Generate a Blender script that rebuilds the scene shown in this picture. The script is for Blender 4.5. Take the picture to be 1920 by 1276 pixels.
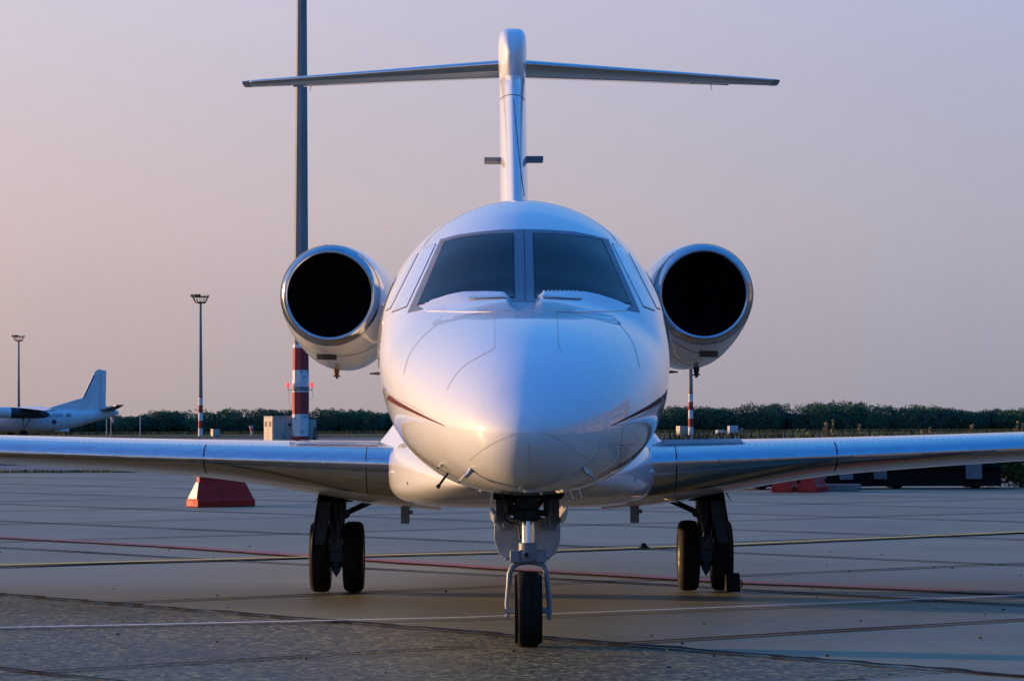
import bpy, bmesh, math, random
import numpy as np
from mathutils import Vector, Matrix
from mathutils.bvhtree import BVHTree
random.seed(7); RNG = np.random.default_rng(11)
R = math.radians
for o in list(bpy.data.objects): bpy.data.objects.remove(o)
scene = bpy.context.scene
COL = scene.collection

# ------------------------------------------------------------------ camera
F = 5888.0                                   # focal length in photo pixels (1920 wide)
CAM = Vector((-0.20, -18.2, 1.274))
fy = math.atan(36/F); fp = math.atan(160/F); rl = R(0.2)
fwd = Vector((math.sin(fy)*math.cos(fp), math.cos(fy)*math.cos(fp), math.sin(fp)))
rt0 = fwd.cross(Vector((0,0,1))).normalized(); up0 = rt0.cross(fwd)
RT = rt0*math.cos(rl) - up0*math.sin(rl); UP = up0*math.cos(rl) + rt0*math.sin(rl)
cd = bpy.data.cameras.new('camera'); cam = bpy.data.objects.new('camera', cd); COL.objects.link(cam)
cam.matrix_world = Matrix(((RT.x,UP.x,-fwd.x,CAM.x),(RT.y,UP.y,-fwd.y,CAM.y),(RT.z,UP.z,-fwd.z,CAM.z),(0,0,0,1)))
cd.sensor_width = 36; cd.lens = F/1920*36; cd.clip_start = 0.5; cd.clip_end = 6000
scene.camera = cam
def ray(px, py): return (fwd + RT*((px-960)/F) + UP*((638-py)/F)).normalized()
def atY(px, py, Y):                          # point of the plane y=Y seen at a photo pixel
    r = ray(px, py); return CAM + r*((Y-CAM.y)/r.y)
def atG(px, py, z=0.0):
    r = ray(px, py); return CAM + r*((z-CAM.z)/r.z)

# ------------------------------------------------------------------ light
EXPO = 0.55; K = 2**-EXPO
SUN_EL, SUN_AZ = R(6.5), R(20)               # sun low on the left, a little behind the aircraft
SUN = Vector((-math.cos(SUN_AZ)*math.cos(SUN_EL), math.sin(SUN_AZ)*math.cos(SUN_EL), math.sin(SUN_EL)))
ld = bpy.data.lights.new('sun','SUN'); ld.energy = 4.4; ld.angle = R(0.6); ld.color = (1.0,0.60,0.27)
lo = bpy.data.objects.new('sun', ld); COL.objects.link(lo)
lo.rotation_euler = SUN.to_track_quat('Z','Y').to_euler()
w = bpy.data.worlds.new('World'); scene.world = w; w.use_nodes = True
nt = w.node_tree; N = nt.nodes; L = nt.links; N.clear()
def nd(t, **k):
    n = N.new(t)
    for a,b in k.items(): setattr(n,a,b)
    return n
def mth(op, a, b=None, c=None, clamp=False):
    n = nd('ShaderNodeMath', operation=op, use_clamp=clamp)
    for i,v in enumerate((a,b,c)):
        if v is None: continue
        if isinstance(v,(int,float)): n.inputs[i].default_value = v
        else: L.new(v, n.inputs[i])
    return n.outputs[0]
tc = nd('ShaderNodeTexCoord'); nz = nd('ShaderNodeVectorMath', operation='NORMALIZE'); L.new(tc.outputs['Generated'], nz.inputs[0])
sp = nd('ShaderNodeSeparateXYZ'); L.new(nz.outputs[0], sp.inputs[0])
el = mth('DIVIDE', mth('ARCSINE', mth('MAXIMUM', sp.outputs[2], 0.0)), math.pi/2, clamp=True)
def ramp(stops, fac):
    r = nd('ShaderNodeValToRGB'); cr = r.color_ramp; cr.interpolation = 'B_SPLINE' if False else 'LINEAR'
    while len(cr.elements) < len(stops): cr.elements.new(0.5)
    for e,(p,c) in zip(cr.elements, stops): e.position = p/90; e.color = (*[v*K for v in c],1)
    L.new(fac, r.inputs[0]); return r.outputs[0]
warm = ramp([(0,(.425,.355,.355)),(.9,(.475,.385,.39)),(3.7,(.60,.485,.495)),(7.7,(.605,.56,.665)),(14,(.30,.47,.82)),(26,(.10,.39,.95)),(50,(.045,.28,.92)),(90,(.03,.22,.80))], el)
cool = ramp([(0,(.315,.305,.38)),(.9,(.345,.335,.41)),(3.7,(.425,.41,.495)),(7.7,(.445,.47,.64)),(14,(.23,.44,.81)),(26,(.08,.38,.94)),(50,(.045,.28,.92)),(90,(.03,.22,.80))], el)
back = ramp([(0,(.12,.20,.36)),(3,(.10,.23,.48)),(8,(.085,.29,.70)),(20,(.055,.30,.84)),(50,(.035,.26,.88)),(90,(.03,.22,.80))], el)
hd = nd('ShaderNodeVectorMath', operation='DOT_PRODUCT'); L.new(nz.outputs[0], hd.inputs[0]); hd.inputs[1].default_value = (-math.cos(SUN_AZ), math.sin(SUN_AZ), 0)
def rng(a,b):
    mr = nd('ShaderNodeMapRange'); mr.inputs['From Min'].default_value = a; mr.inputs['From Max'].default_value = b; L.new(hd.outputs['Value'], mr.inputs['Value']); return mr.outputs[0]
def wmix(f,a,b):
    mx = nd('ShaderNodeMix', data_type='RGBA'); L.new(f, mx.inputs['Factor']); L.new(a, mx.inputs[6]); L.new(b, mx.inputs[7]); return mx.outputs[2]
base = wmix(rng(-.35,.12), back, wmix(rng(.186,.489), cool, warm))
sd = nd('ShaderNodeVectorMath', operation='DOT_PRODUCT'); L.new(nz.outputs[0], sd.inputs[0]); sd.inputs[1].default_value = tuple(SUN)
g = mth('MAXIMUM', sd.outputs['Value'], 0.0)
g1 = mth('POWER', g, 7.0); g2 = mth('POWER', g, 120.0)
low = mth('POWER', mth('SUBTRACT', 1.0, mth('MAXIMUM', sp.outputs[2], 0.0)), 5.0)
gl = mth('ADD', mth('MULTIPLY', mth('ADD', mth('MULTIPLY', g1, .45*K), mth('MULTIPLY', g2, 3.5*K)), low), mth('MULTIPLY', mth('POWER', g, 2.5), .26*K))
gc = nd('ShaderNodeMix', data_type='RGBA', blend_type='ADD'); gc.inputs['Factor'].default_value = 1.0
gv = nd('ShaderNodeVectorMath', operation='SCALE'); gv.inputs[0].default_value = (1.0,.62,.36); L.new(gl, gv.inputs['Scale'])
L.new(base, gc.inputs[6]); L.new(gv.outputs[0], gc.inputs[7])
mp = nd('ShaderNodeMapping'); L.new(nz.outputs[0], mp.inputs[0]); mp.inputs['Scale'].default_value = (2.2,2.2,16)
ns = nd('ShaderNodeTexNoise'); ns.inputs['Scale'].default_value = 1.4; ns.inputs['Detail'].default_value = 5; L.new(mp.outputs[0], ns.inputs['Vector'])
hz = mth('MULTIPLY_ADD', ns.outputs['Fac'], .07, .965)
hv = nd('ShaderNodeVectorMath', operation='SCALE'); L.new(gc.outputs[2], hv.inputs[0]); L.new(hz, hv.inputs['Scale'])
bg = nd('ShaderNodeBackground'); bg.inputs['Strength'].default_value = 1.0; L.new(hv.outputs[0], bg.inputs['Color'])
ow = nd('ShaderNodeOutputWorld'); L.new(bg.outputs[0], ow.inputs[0])
vs = scene.view_settings; vs.view_transform = 'Standard'; vs.look = 'None'; vs.exposure = EXPO; vs.gamma = 1; vs.use_curve_mapping = False
scene.render.engine = 'CYCLES'
scene.render.resolution_x = 1024; scene.render.resolution_y = 680
scene.cycles.max_bounces = 8

# ------------------------------------------------------------------ materials
class MT:                                    # small node-building helper
    def __init__(s, name):
        s.m = bpy.data.materials.new(name); s.m.use_nodes = True; s.t = s.m.node_tree; s.N = s.t.nodes; s.L = s.t.links
        s.b = s.N['Principled BSDF']; s._p = None
    def set(s, **k):
        for a,v in k.items():
            i = s.b.inputs[a.replace('_',' ')]
            if hasattr(v,'links') or hasattr(v,'is_output'): s.L.new(v, i)
            else: i.default_value = v
        return s
    def pos(s):
        if s._p is None:
            s._p = s.N.new('ShaderNodeTexCoord').outputs['Object']
        return s._p
    def math(s, op, a, b=None, c=None, clamp=False):
        n = s.N.new('ShaderNodeMath'); n.operation = op; n.use_clamp = clamp
        for i,v in enumerate((a,b,c)):
            if v is None: continue
            if isinstance(v,(int,float)): n.inputs[i].default_value = v
            else: s.L.new(v, n.inputs[i])
        return n.outputs[0]
    def map(s, scale=(1,1,1), rot=(0,0,0)):
        n = s.N.new('ShaderNodeMapping'); s.L.new(s.pos(), n.inputs[0]); n.inputs['Scale'].default_value = scale; n.inputs['Rotation'].default_value = rot
        return n.outputs[0]
    def noise(s, sc, det=4, rough=.6, vec=None):
        n = s.N.new('ShaderNodeTexNoise'); n.inputs['Scale'].default_value = sc; n.inputs['Detail'].default_value = det; n.inputs['Roughness'].default_value = rough
        s.L.new(vec if vec is not None else s.pos(), n.inputs['Vector']); return n.outputs['Fac']
    def ramp(s, fac, stops):
        n = s.N.new('ShaderNodeValToRGB'); e = n.color_ramp.elements
        while len(e) < len(stops): e.new(.5)
        for q,(p,c) in zip(e, stops): q.position = p; q.color = (*c,1) if len(c)==3 else c
        s.L.new(fac, n.inputs[0]); return n.outputs[0]
    def mix(s, f, a, b, mode='MIX'):
        n = s.N.new('ShaderNodeMix'); n.data_type = 'RGBA'; n.blend_type = mode
        for i,v in ((0,f),(6,a),(7,b)):
            if isinstance(v,(int,float)): n.inputs[i].default_value = v
            elif isinstance(v,tuple): n.inputs[i].default_value = (*v,1)
            else: s.L.new(v, n.inputs[i])
        return n.outputs[2]
    def bump(s, h, st, dist=.01, inp='Normal'):
        n = s.N.new('ShaderNodeBump'); n.inputs['Strength'].default_value = st; n.inputs['Distance'].default_value = dist
        s.L.new(h, n.inputs['Height']); s.L.new(n.outputs[0], s.b.inputs[inp]); return s
def v3(a, k): return tuple(x*k for x in a)
def simple(name, c, rough=.5, metal=0, var=.25, sc=6, spec=.5, coat=0, bump=0, bsc=40):
    m = MT(name); n = m.noise(sc, 5)
    m.set(Base_Color=m.ramp(n, [(.3,v3(c,1-var)),(.7,v3(c,1+var))]), Roughness=m.math('MULTIPLY_ADD', m.noise(sc*2.3,3), .25, rough-.12), Metallic=metal)
    m.b.inputs['Specular IOR Level'].default_value = spec
    if coat: m.b.inputs['Coat Weight'].default_value = coat; m.b.inputs['Coat Roughness'].default_value = .05
    if bump: m.bump(m.noise(bsc,4), bump, .005)
    return m.m
def paint(name, c=(.66,.67,.68)):
    m = MT(name)
    n = m.noise(1.6, 6); streak = m.noise(2.5, 4, vec=m.map((6,1,2)))
    col = m.mix(m.math('MULTIPLY', n, .18), c, v3(c,.80))
    col = m.mix(m.ramp(streak,[(.55,(0,0,0)),(.85,(.25,.25,.25))]), col, v3((c[0],c[1]*.97,c[2]*.92),.72))
    m.set(Base_Color=col, Roughness=.5, Coat_Weight=1.0, Coat_Roughness=.02, Coat_IOR=1.68)
    m.b.inputs['Specular IOR Level'].default_value = .25
    b = m.N.new('ShaderNodeBump'); b.inputs['Strength'].default_value = .012; b.inputs['Distance'].default_value = .02
    m.L.new(m.noise(5.5,2), b.inputs['Height']); m.L.new(b.outputs[0], m.b.inputs['Coat Normal'])
    return m.m
def polished():
    m = MT('polished_aluminium'); n = m.noise(9,5, vec=m.map((.4,3,3)))
    m.set(Base_Color=m.ramp(n,[(.3,(.40,.42,.45)),(.7,(.52,.54,.57))]), Metallic=1.0, Roughness=m.math('MULTIPLY_ADD', n, .12, .10))
    m.bump(m.noise(3,2), .03, .02); return m.m
def glass():
    m = MT('windshield_glass'); n = m.noise(3,4)
    m.set(Base_Color=m.ramp(n,[(.3,(.010,.011,.010)),(.8,(.017,.017,.016))]), Roughness=m.math('MULTIPLY_ADD', n, .08, .03), Coat_Weight=.0)
    m.b.inputs['Specular IOR Level'].default_value = .13
    return m.m
M = dict(
 paint=paint('white_aircraft_paint'), frame=simple('windshield_frame_metal',(.15,.17,.21),.45,var=.1,spec=.4), tailshade=paint('shade_grey_tailplane',(.38,.40,.42)), metal=polished(), glass=glass(),  # tailplane white darkened to grey, its underside shade put into the colour
 shade=simple('window_shade_fabric',(.62,.63,.66),.25,var=.05,coat=1), seal=simple('rubber_seal',(.012,.012,.014),.6),
 line=simple('panel_gap',(.27,.27,.30),.7), maroon=simple('maroon_stripe_paint',(.085,.004,.012),.55,spec=.08,var=.1),
 silver=simple('silver_stripe_paint',(.35,.36,.42),.3,coat=1,var=.1),
 tyre=simple('tyre_rubber',(.007,.007,.007),.8,var=.4,sc=20,spec=.25), rim=simple('wheel_rim_metal',(.25,.25,.24),.4,metal=.7),
 dark=simple('dark_gear_metal',(.014,.016,.019),.45,metal=.2,var=.5,sc=12), mid=simple('grey_gear_paint',(.21,.24,.27),.4,var=.2),
 lightgrey=simple('light_grey_enamel',(.42,.45,.48),.35,var=.15,coat=.5), chrome=simple('chrome_strut',(.75,.75,.76),.14,metal=1,var=.03),
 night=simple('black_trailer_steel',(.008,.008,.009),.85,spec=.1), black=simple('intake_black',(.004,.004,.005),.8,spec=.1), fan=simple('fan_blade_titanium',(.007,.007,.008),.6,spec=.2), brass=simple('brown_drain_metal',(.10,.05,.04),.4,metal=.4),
 probe=simple('probe_metal',(.6,.6,.62),.25,metal=.9,var=.1), vane=simple('grey_vane',(.16,.16,.16),.5),
)

# ------------------------------------------------------------------ mesh builder
sm=lambda t:max(0,min(1,t))**2*(3-2*max(0,min(1,t)))
class MB:
    def __init__(s): s.v=[]; s.f=[]
    def add(s, vs, fs):
        o=len(s.v); s.v += [tuple(p) for p in vs]; s.f += [tuple(i+o for i in f) for f in fs]; return s
    def box(s, c, d, rot=None):
        x,y,z = (q/2 for q in d); P=[Vector((a*x,b*y,e*z)) for a in(-1,1) for b in(-1,1) for e in(-1,1)]
        if rot is not None: P=[rot@p for p in P]
        return s.add([p+Vector(c) for p in P], [(0,1,3,2),(4,6,7,5),(0,4,5,1),(2,3,7,6),(0,2,6,4),(1,5,7,3)])
    def bb(s, x0,x1,y0,y1,z0,z1): return s.box(((x0+x1)/2,(y0+y1)/2,(z0+z1)/2),(abs(x1-x0),abs(y1-y0),abs(z1-z0)))
    def tube(s, pts, r, n=12, cap=True):
        pts=[Vector(p) for p in pts]; rs = r if isinstance(r,(list,tuple)) else [r]*len(pts)
        rings=[]; ref=None
        for i,p in enumerate(pts):
            t=(pts[min(i+1,len(pts)-1)]-pts[max(i-1,0)]).normalized()
            if ref is None: ref = t.orthogonal().normalized()
            a=(ref - t*ref.dot(t)).normalized(); ref=a; b=t.cross(a)
            rings.append([p+(a*math.cos(k*2*math.pi/n)+b*math.sin(k*2*math.pi/n))*rs[i] for k in range(n)])
        s.loft(rings, cap); return s
    def cyl(s, p0, p1, r0, r1=None, n=20): return s.tube([p0,p1],[r0, r0 if r1 is None else r1], n)
    def loft(s, rings, cap=True, closed=True):
        n=len(rings[0]); vs=[p for r in rings for p in r]; fs=[]
        m = n if closed else n-1
        for i in range(len(rings)-1):
            for k in range(m):
                a=i*n+k; b=i*n+(k+1)%n; fs.append((a,b,b+n,a+n))
        if cap: fs.append(tuple(range(n-1,-1,-1))); fs.append(tuple(range((len(rings)-1)*n, len(rings)*n)))
        return s.add(vs,fs)
    def lathe(s, prof, o, axis, n=48, cap=False, a0=0):          # prof: (radius, along axis)
        o=Vector(o); ax=Vector(axis).normalized(); u=ax.orthogonal().normalized(); v=ax.cross(u)
        return s.loft([[o+ax*t+(u*math.cos(a0+k*2*math.pi/n)+v*math.sin(a0+k*2*math.pi/n))*r for k in range(n)] for r,t in prof], cap)
    def prism(s, poly, f0, f1):                                # f0,f1 map (a,b)->3d for both caps
        n=len(poly); vs=[f0(*p) for p in poly]+[f1(*p) for p in poly]
        return s.add(vs, [tuple(range(n-1,-1,-1)), tuple(range(n,2*n))]+[(k,(k+1)%n,(k+1)%n+n,k+n) for k in range(n)])
    def build(s, name, mat, parent=None, smooth=40, bevel=0, recalc=True, **tagk):
        me=bpy.data.meshes.new(name); me.from_pydata(s.v,[],s.f)
        if recalc:
            bm=bmesh.new(); bm.from_mesh(me); bmesh.ops.recalc_face_normals(bm, faces=bm.faces); bm.to_mesh(me); bm.free()
        if smooth:
            me.shade_smooth()
            me.set_sharp_from_angle(angle=R(smooth))
        ob=bpy.data.objects.new(name, me); COL.objects.link(ob); me.materials.append(mat)
        if parent is not None: ob.parent=parent
        if bevel:
            b=ob.modifiers.new('bevel','BEVEL'); b.width=bevel; b.segments=2; b.limit_method='ANGLE'; b.angle_limit=R(35)
        for k,v in tagk.items(): ob[k]=v
        return ob
def tag(o, label=None, category=None, group=None, kind=None):
    for k,v in (('label',label),('category',category),('group',group),('kind',kind)):
        if v: o[k]=v
    return o
def empty(name, loc=(0,0,0), rz=0, **k):
    e=bpy.data.objects.new(name,None); COL.objects.link(e); e.location=loc; e.rotation_euler=(0,0,rz); e.empty_display_size=.2; return tag(e,**k)
def copy_tree(o, parent=None):
    c=o.copy(); COL.objects.link(c); c.parent=parent
    for ch in list(o.children): copy_tree(ch,c)
    return c
def pchip(xs, ys, x):                                        # monotone cubic interpolation
    xs=np.array(xs,float); ys=np.array(ys,float); h=np.diff(xs); d=np.diff(ys)/h; m=np.zeros_like(xs)
    for i in range(1,len(xs)-1):
        if d[i-1]*d[i]>0: w1=2*h[i]+h[i-1]; w2=h[i]+2*h[i-1]; m[i]=(w1+w2)/(w1/d[i-1]+w2/d[i])
    m[0]=d[0]; m[-1]=d[-1]
    i=int(np.clip(np.searchsorted(xs,x)-1,0,len(h)-1)); t=(x-xs[i])/h[i]
    return float((2*t**3-3*t**2+1)*ys[i]+(t**3-2*t**2+t)*h[i]*m[i]+(-2*t**3+3*t**2)*ys[i+1]+(t**3-t**2)*h[i]*m[i+1])
def srf_ring(Y, cx, cz, wl, wr, ht, hb, nt_=2.0, nb=2.0, n=96, shear=0):
    out=[]
    for k in range(n):
        a=2*math.pi*k/n; c,s_=math.cos(a),math.sin(a); e = nt_ if s_>=0 else nb
        x=(abs(c)**(2/e))*(1 if c>=0 else -1); z=(abs(s_)**(2/e))*(1 if s_>=0 else -1)
        out.append((cx+x*(wr if c>=0 else wl), Y, cz+z*(ht if s_>=0 else hb)))
    return out

# ================================================================== ground
# slab grid directions (diagonal across the picture)
u1 = Vector((.786,.619)); v1 = Vector((.619,-.786))
def gpt(u,v): # grid coordinates (u along u1, v along v1), depth measured from the camera plane
    p = u1*u + v1*v; return (p.x, p.y-18.2)
def concrete(name, coarse):
    m=MT(name); P=m.pos()
    s_=m.N.new('ShaderNodeSeparateXYZ'); m.L.new(P,s_.inputs[0]); X,Y=s_.outputs[0],m.math('ADD',s_.outputs[1],18.2)
    U=m.math('ADD',m.math('MULTIPLY',X,.786),m.math('MULTIPLY',Y,.619)); V=m.math('ADD',m.math('MULTIPLY',X,.619),m.math('MULTIPLY',Y,-.786))
    iu=m.math('FLOOR',m.math('DIVIDE',m.math('SUBTRACT',U,11.73),4.7)); iv=m.math('FLOOR',m.math('DIVIDE',m.math('ADD',V,14.1),5.65))
    cb=m.N.new('ShaderNodeCombineXYZ'); m.L.new(iu,cb.inputs[0]); m.L.new(iv,cb.inputs[1])
    wn=m.N.new('ShaderNodeTexWhiteNoise'); m.L.new(cb.outputs[0],wn.inputs['Vector'])
    big=m.noise(.35,6,.65); fine=m.noise(38 if coarse else 55,3,.7); mid=m.noise(4,6,.7)
    base=(.130,.112,.050) if coarse else (.185,.168,.092)
    col=m.ramp(big,[(.25,v3(base,.68)),(.5,base),(.75,v3(base,1.22))])
    col=m.mix(.75,col,m.ramp(wn.outputs['Value'],[(0,(.86,.86,.88)),(1,(1.12,1.10,1.06))]),'MULTIPLY')
    # tyre and broom streaks running along the slabs
    st=m.noise(1.1,5,.6,vec=m.map((.25,3.2,1),(0,0,R(8))))
    col=m.mix(.6,col,m.ramp(st,[(.3,(.75,.75,.75)),(.6,(1.08,1.08,1.08))]),'MULTIPLY')
    col=m.mix(1.0,col,m.ramp(mid,[(.3,(.84,.84,.84)),(.7,(1.12,1.12,1.12))]),'MULTIPLY')
    if coarse:
        vo=m.N.new('ShaderNodeTexVoronoi'); vo.inputs['Scale'].default_value=32; m.L.new(P,vo.inputs['Vector'])
        sepc=m.N.new('ShaderNodeSeparateColor'); m.L.new(vo.outputs['Color'],sepc.inputs[0])
        col=m.mix(1.0,col,m.ramp(sepc.outputs[0],[(.0,(.12,.12,.13)),(.45,(.75,.75,.75)),(.8,(1.2,1.18,1.15)),(1,(3.0,2.9,2.75))]),'MULTIPLY')
        m.bump(m.math('ADD',sepc.outputs[0],fine),.55,.006)
    else:
        col=m.mix(1.0,col,m.ramp(fine,[(.3,(.80,.80,.80)),(.7,(1.18,1.18,1.18))]),'MULTIPLY')
        m.bump(m.math('ADD',fine,mid),.35,.004)
    # oil spots
    sp_=m.noise(1.7,3,.5); col=m.mix(m.ramp(sp_,[(.70,(0,0,0)),(.78,(.6,.6,.6))]),col,(.05,.05,.05))
    m.set(Base_Color=col,Roughness=m.math('MULTIPLY_ADD',mid,.25,.46)); m.b.inputs['Specular IOR Level'].default_value=.26 if coarse else .42
    return m.m
def sheet(name, poly, z, mat, kind='structure'):
    b=MB(); b.add([(x,y,z) for x,y in poly],[tuple(range(len(poly)))])
    return b.build(name,mat,smooth=0,kind=kind)
def grassmat(name, a, b_):
    m=MT(name); n=m.noise(.15,6,.7); f=m.noise(9,5,.8)
    c=m.ramp(n,[(.3,a),(.65,b_)]); c=m.mix(1,c,m.ramp(f,[(.3,(.55,.55,.55)),(.7,(1.4,1.4,1.4))]),'MULTIPLY')
    m.set(Base_Color=c,Roughness=.9); m.b.inputs['Specular IOR Level'].default_value=.1; m.bump(f,1,.1); return m.m
G_GRASS=grassmat('dry_airfield_grass',(.05,.062,.024),(.105,.095,.045))
sheet('ground',[(-3000,-3000),(3000,-3000),(3000,5000),(-3000,5000)],-.012,G_GRASS)
asph=simple('taxiway_asphalt',(.075,.078,.085),.7,var=.2,sc=1.2,bump=.3)
sheet('taxiway',[(-400,72),(400,72),(400,128),(-400,128)],-.008,asph)
sheet('far_taxiway',[(-600,250),(600,250),(600,335),(-600,335)],-.008,asph)
CONC=concrete('apron_concrete',False); COARSE=concrete('exposed_aggregate_concrete',True)
sheet('apron',[(-150,-60),(150,-60),(150,70.5),(-150,70.5)],-.004,CONC)
sheet('apron_foreground',[gpt(-60,60),gpt(11.73,60),gpt(11.73,-12.0+.7),gpt(11.73,-60),gpt(-60,-60)],0,COARSE)
# finer slab right of the joint in the near right corner
sheet('apron_corner_slab',[gpt(8.0,-11.3),gpt(11.73,-11.3),gpt(11.73,10),gpt(8.0,10)],.004,CONC)
# joints between the slabs: irregular tar ribbons
def ribbon(mb, pts, w, z, jit=.25, step=.35):
    P=[]; 
    for (a,b) in zip(pts[:-1],pts[1:]):
        a=Vector(a);b=Vector(b); n=max(1,int((b-a).length/step))
        P+=[a.lerp(b,i/n) for i in range(n)]
    P.append(Vector(pts[-1])); vs=[]; fs=[]
    for i,p in enumerate(P):
        t=(P[min(i+1,len(P)-1)]-P[max(i-1,0)]).normalized(); nn=Vector((-t.y,t.x))
        o=random.uniform(-1,1)*w*jit; ww=w*random.uniform(1-jit,1+jit)/2
        vs+= [(*(p+nn*(o+ww)),z),(*(p+nn*(o-ww)),z)]
        if i: k=2*i; fs.append((k-2,k-1,k+1,k))
    mb.add(vs,fs)
jm=simple('joint_tar',(.008,.008,.010),.9,bump=.5,spec=.1)
J=MB()
def inr(p): return -70<p[0]<70 and -40<p[1]<70
for i in range(1,26):
    u=11.73+4.7*i; a=[p for p in (gpt(u,v) for v in np.arange(-110,60,1.0)) if inr(p)]
    if len(a)>1: ribbon(J,a,.09,.006,.3,.8)
for j in range(-4,24):
    v=-14.1-5.65*j; a=[p for p in (gpt(u,v) for u in np.arange(11.73,130,1.0)) if inr(p)]
    if len(a)>1: ribbon(J,a,.085,.006,.3,.8)
for u in (8.1,3.4,-1.3): ribbon(J,[gpt(u,v) for v in np.arange(-30,30,1.)],.05,.010,.4,.3)
for v in (-11.3,-14.45,-5.6,-20.1): ribbon(J,[gpt(u,v) for u in np.arange(-10,11.8,1.)],.045,.010,.4,.3)
ribbon(J,[gpt(11.73,v) for v in np.arange(-60,40,1.)],.10,.012,.35,.12)
J.build('slab_joints',jm,smooth=0,kind='structure')
# painted lines
def markmat(name,c,wear):
    m=MT(name); n=m.noise(7,6,.75); f=m.noise(40,3,.7)
    m.set(Base_Color=m.mix(m.ramp(m.math('MULTIPLY_ADD',n,.6,m.math('MULTIPLY',f,.4)),[(wear,(0,0,0)),(wear+.12,(1,1,1))]),c,(.16,.155,.15)),Roughness=.6); return m.m
def g2(px,py): p=atG(px,py); return (p.x,p.y)
def line(name,pts,w,mat,z=.014):
    b=MB(); P=[Vector(g2(*q)) for q in pts]
    P=[P[0]+(P[0]-P[1])*9.0]+P+[P[-1]+(P[-1]-P[-2])*6.0]
    ribbon(b,P,w,z,.08,.25); return b.build(name,mat,smooth=0,kind='structure')
line('white_line',[(0,1179),(300,1173),(560,1167),(870,1160),(1400,1139),(1920,1118)],.07,markmat('worn_white_paint',(.60,.60,.58),.52))
line('red_line',[(0,1008),(300,1024),(560,1042),(960,1068),(1376,1092),(1920,1114)],.25,markmat('worn_red_paint',(.30,.03,.025),.55))
YP=[(0,1061),(560,1046),(960,1036),(1372,1022),(1920,998)]
line('taxi_line_border',YP,.27,markmat('worn_black_paint',(.05,.05,.05),.50),.009)
line('yellow_line',YP,.20,markmat('worn_yellow_paint',(.66,.42,.04),.62),.014)
# small stones and grit lying on the apron
b=MB()
for _ in range(70):
    px=random.uniform(0,1920); py=random.uniform(1000,1270); p=atG(px,py); s_=random.uniform(.004,.011)
    rr=Matrix.Rotation(random.uniform(0,6),3,'Z')
    b.box((p.x,p.y,.012+s_*.4),(s_*2,s_*1.5,s_),rr)
b.build('apron_grit',simple('grit_stone',(.04,.04,.04),.9),smooth=0,kind='stuff',label='scattered dark grit and small stones lying on the apron')
lt=atG(1207,1028); e=empty('apron_light',(lt.x,lt.y,0),label='tiny black apron light beside the yellow line',category='ground light')
MB().lathe([(.055,.0),(.05,.02),(.03,.032),(.025,.055),(.0,.06)],(0,0,.0),(0,0,1),16).build('lamp_housing',M['black'],e)
MB().lathe([(.058,0),(.062,.006),(.05,.012)],(0,0,.002),(0,0,1),16).build('base_ring',M['dark'],e)

# ================================================================== the business jet
JET=empty('business_jet',(0,0,0),label='white twin engine business jet facing the camera on its landing gear',category='airplane')
# --- fuselage -------------------------------------------------------
S =[0,.03,.1,.2,.35,.55,.8,1.1,1.5,2.0,2.65,3.0,3.65,4.2,4.95,6.5,11.5,13.5,15.5,17.0]
W_=[.004,.115,.20,.275,.36,.445,.53,.615,.705,.79,.865,.895,.935,.96,.97,.97,.97,.80,.42,.15]
C_=[1.235,1.237,1.24,1.247,1.258,1.275,1.30,1.335,1.39,1.47,1.58,1.64,1.73,1.79,1.83,1.83,1.83,1.95,2.25,2.45]
T_=[1.238,1.305,1.375,1.445,1.53,1.615,1.70,1.785,1.87,1.95,2.05,2.20,2.50,2.69,2.81,2.82,2.82,2.78,2.70,2.60]
B_=[1.232,1.13,1.045,.985,.940,.915,.90,.885,.878,.872,.868,.866,.863,.861,.86,.86,.86,1.12,1.80,2.28]
NT=[2,2,2,2,2,2,2.03,2.06,2.1,2.12,2.1,2.05,2.0,2,2,2,2,2,2,2]
NBm=[2,2,2,2,2.03,2.06,2.1,2.15,2.2,2.22,2.2,2.15,2.1,2.05,2,2,2,2,2,2]
ss=[0]+[.003*(1.35**k) for k in range(0,17)]+list(np.arange(.55,5.2,.06))+list(np.arange(5.3,17.01,.25))
ss=sorted(set(round(s,4) for s in ss))
rings=[]
for s in ss:
    c=pchip(S,C_,s)
    if s<.2:      # blunt rounded tip
        q=math.sqrt(max(s,1e-5)/.2)*(1-.02*(1-s/.2)); wv,tv,bv=.275*q,.198*q,.262*q
    else: wv=pchip(S,W_,s); tv=pchip(S,T_,s)-c; bv=c-pchip(S,B_,s)
    rings.append(srf_ring(s-1.75,0,c,wv,wv,tv,bv,pchip(S,NT,s),pchip(S,NBm,s),128))
fb=MB().loft(rings); fus=fb.build('fuselage',M['paint'],JET,smooth=60)
BV=BVHTree.FromPolygons([Vector(v) for v in fb.v],fb.f)
def cast(px,py,bv=None):
    r=ray(px,py); h=(bv or BV).ray_cast(CAM,r)
    if h[0] is None: return None
    n=h[1]; n = n if n.dot(r)<0 else -n
    return h[0],n
def polyl(P,t):                        # point at fraction t of a polyline
    P=[Vector(p) for p in P]; d=[0]
    for a,b in zip(P[:-1],P[1:]): d.append(d[-1]+(b-a).length)
    q=t*d[-1]
    for i in range(len(P)-1):
        if q<=d[i+1]+1e-9:
            k=(q-d[i])/max(d[i+1]-d[i],1e-9); return P[i].lerp(P[i+1],k)
    return P[-1]
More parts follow.
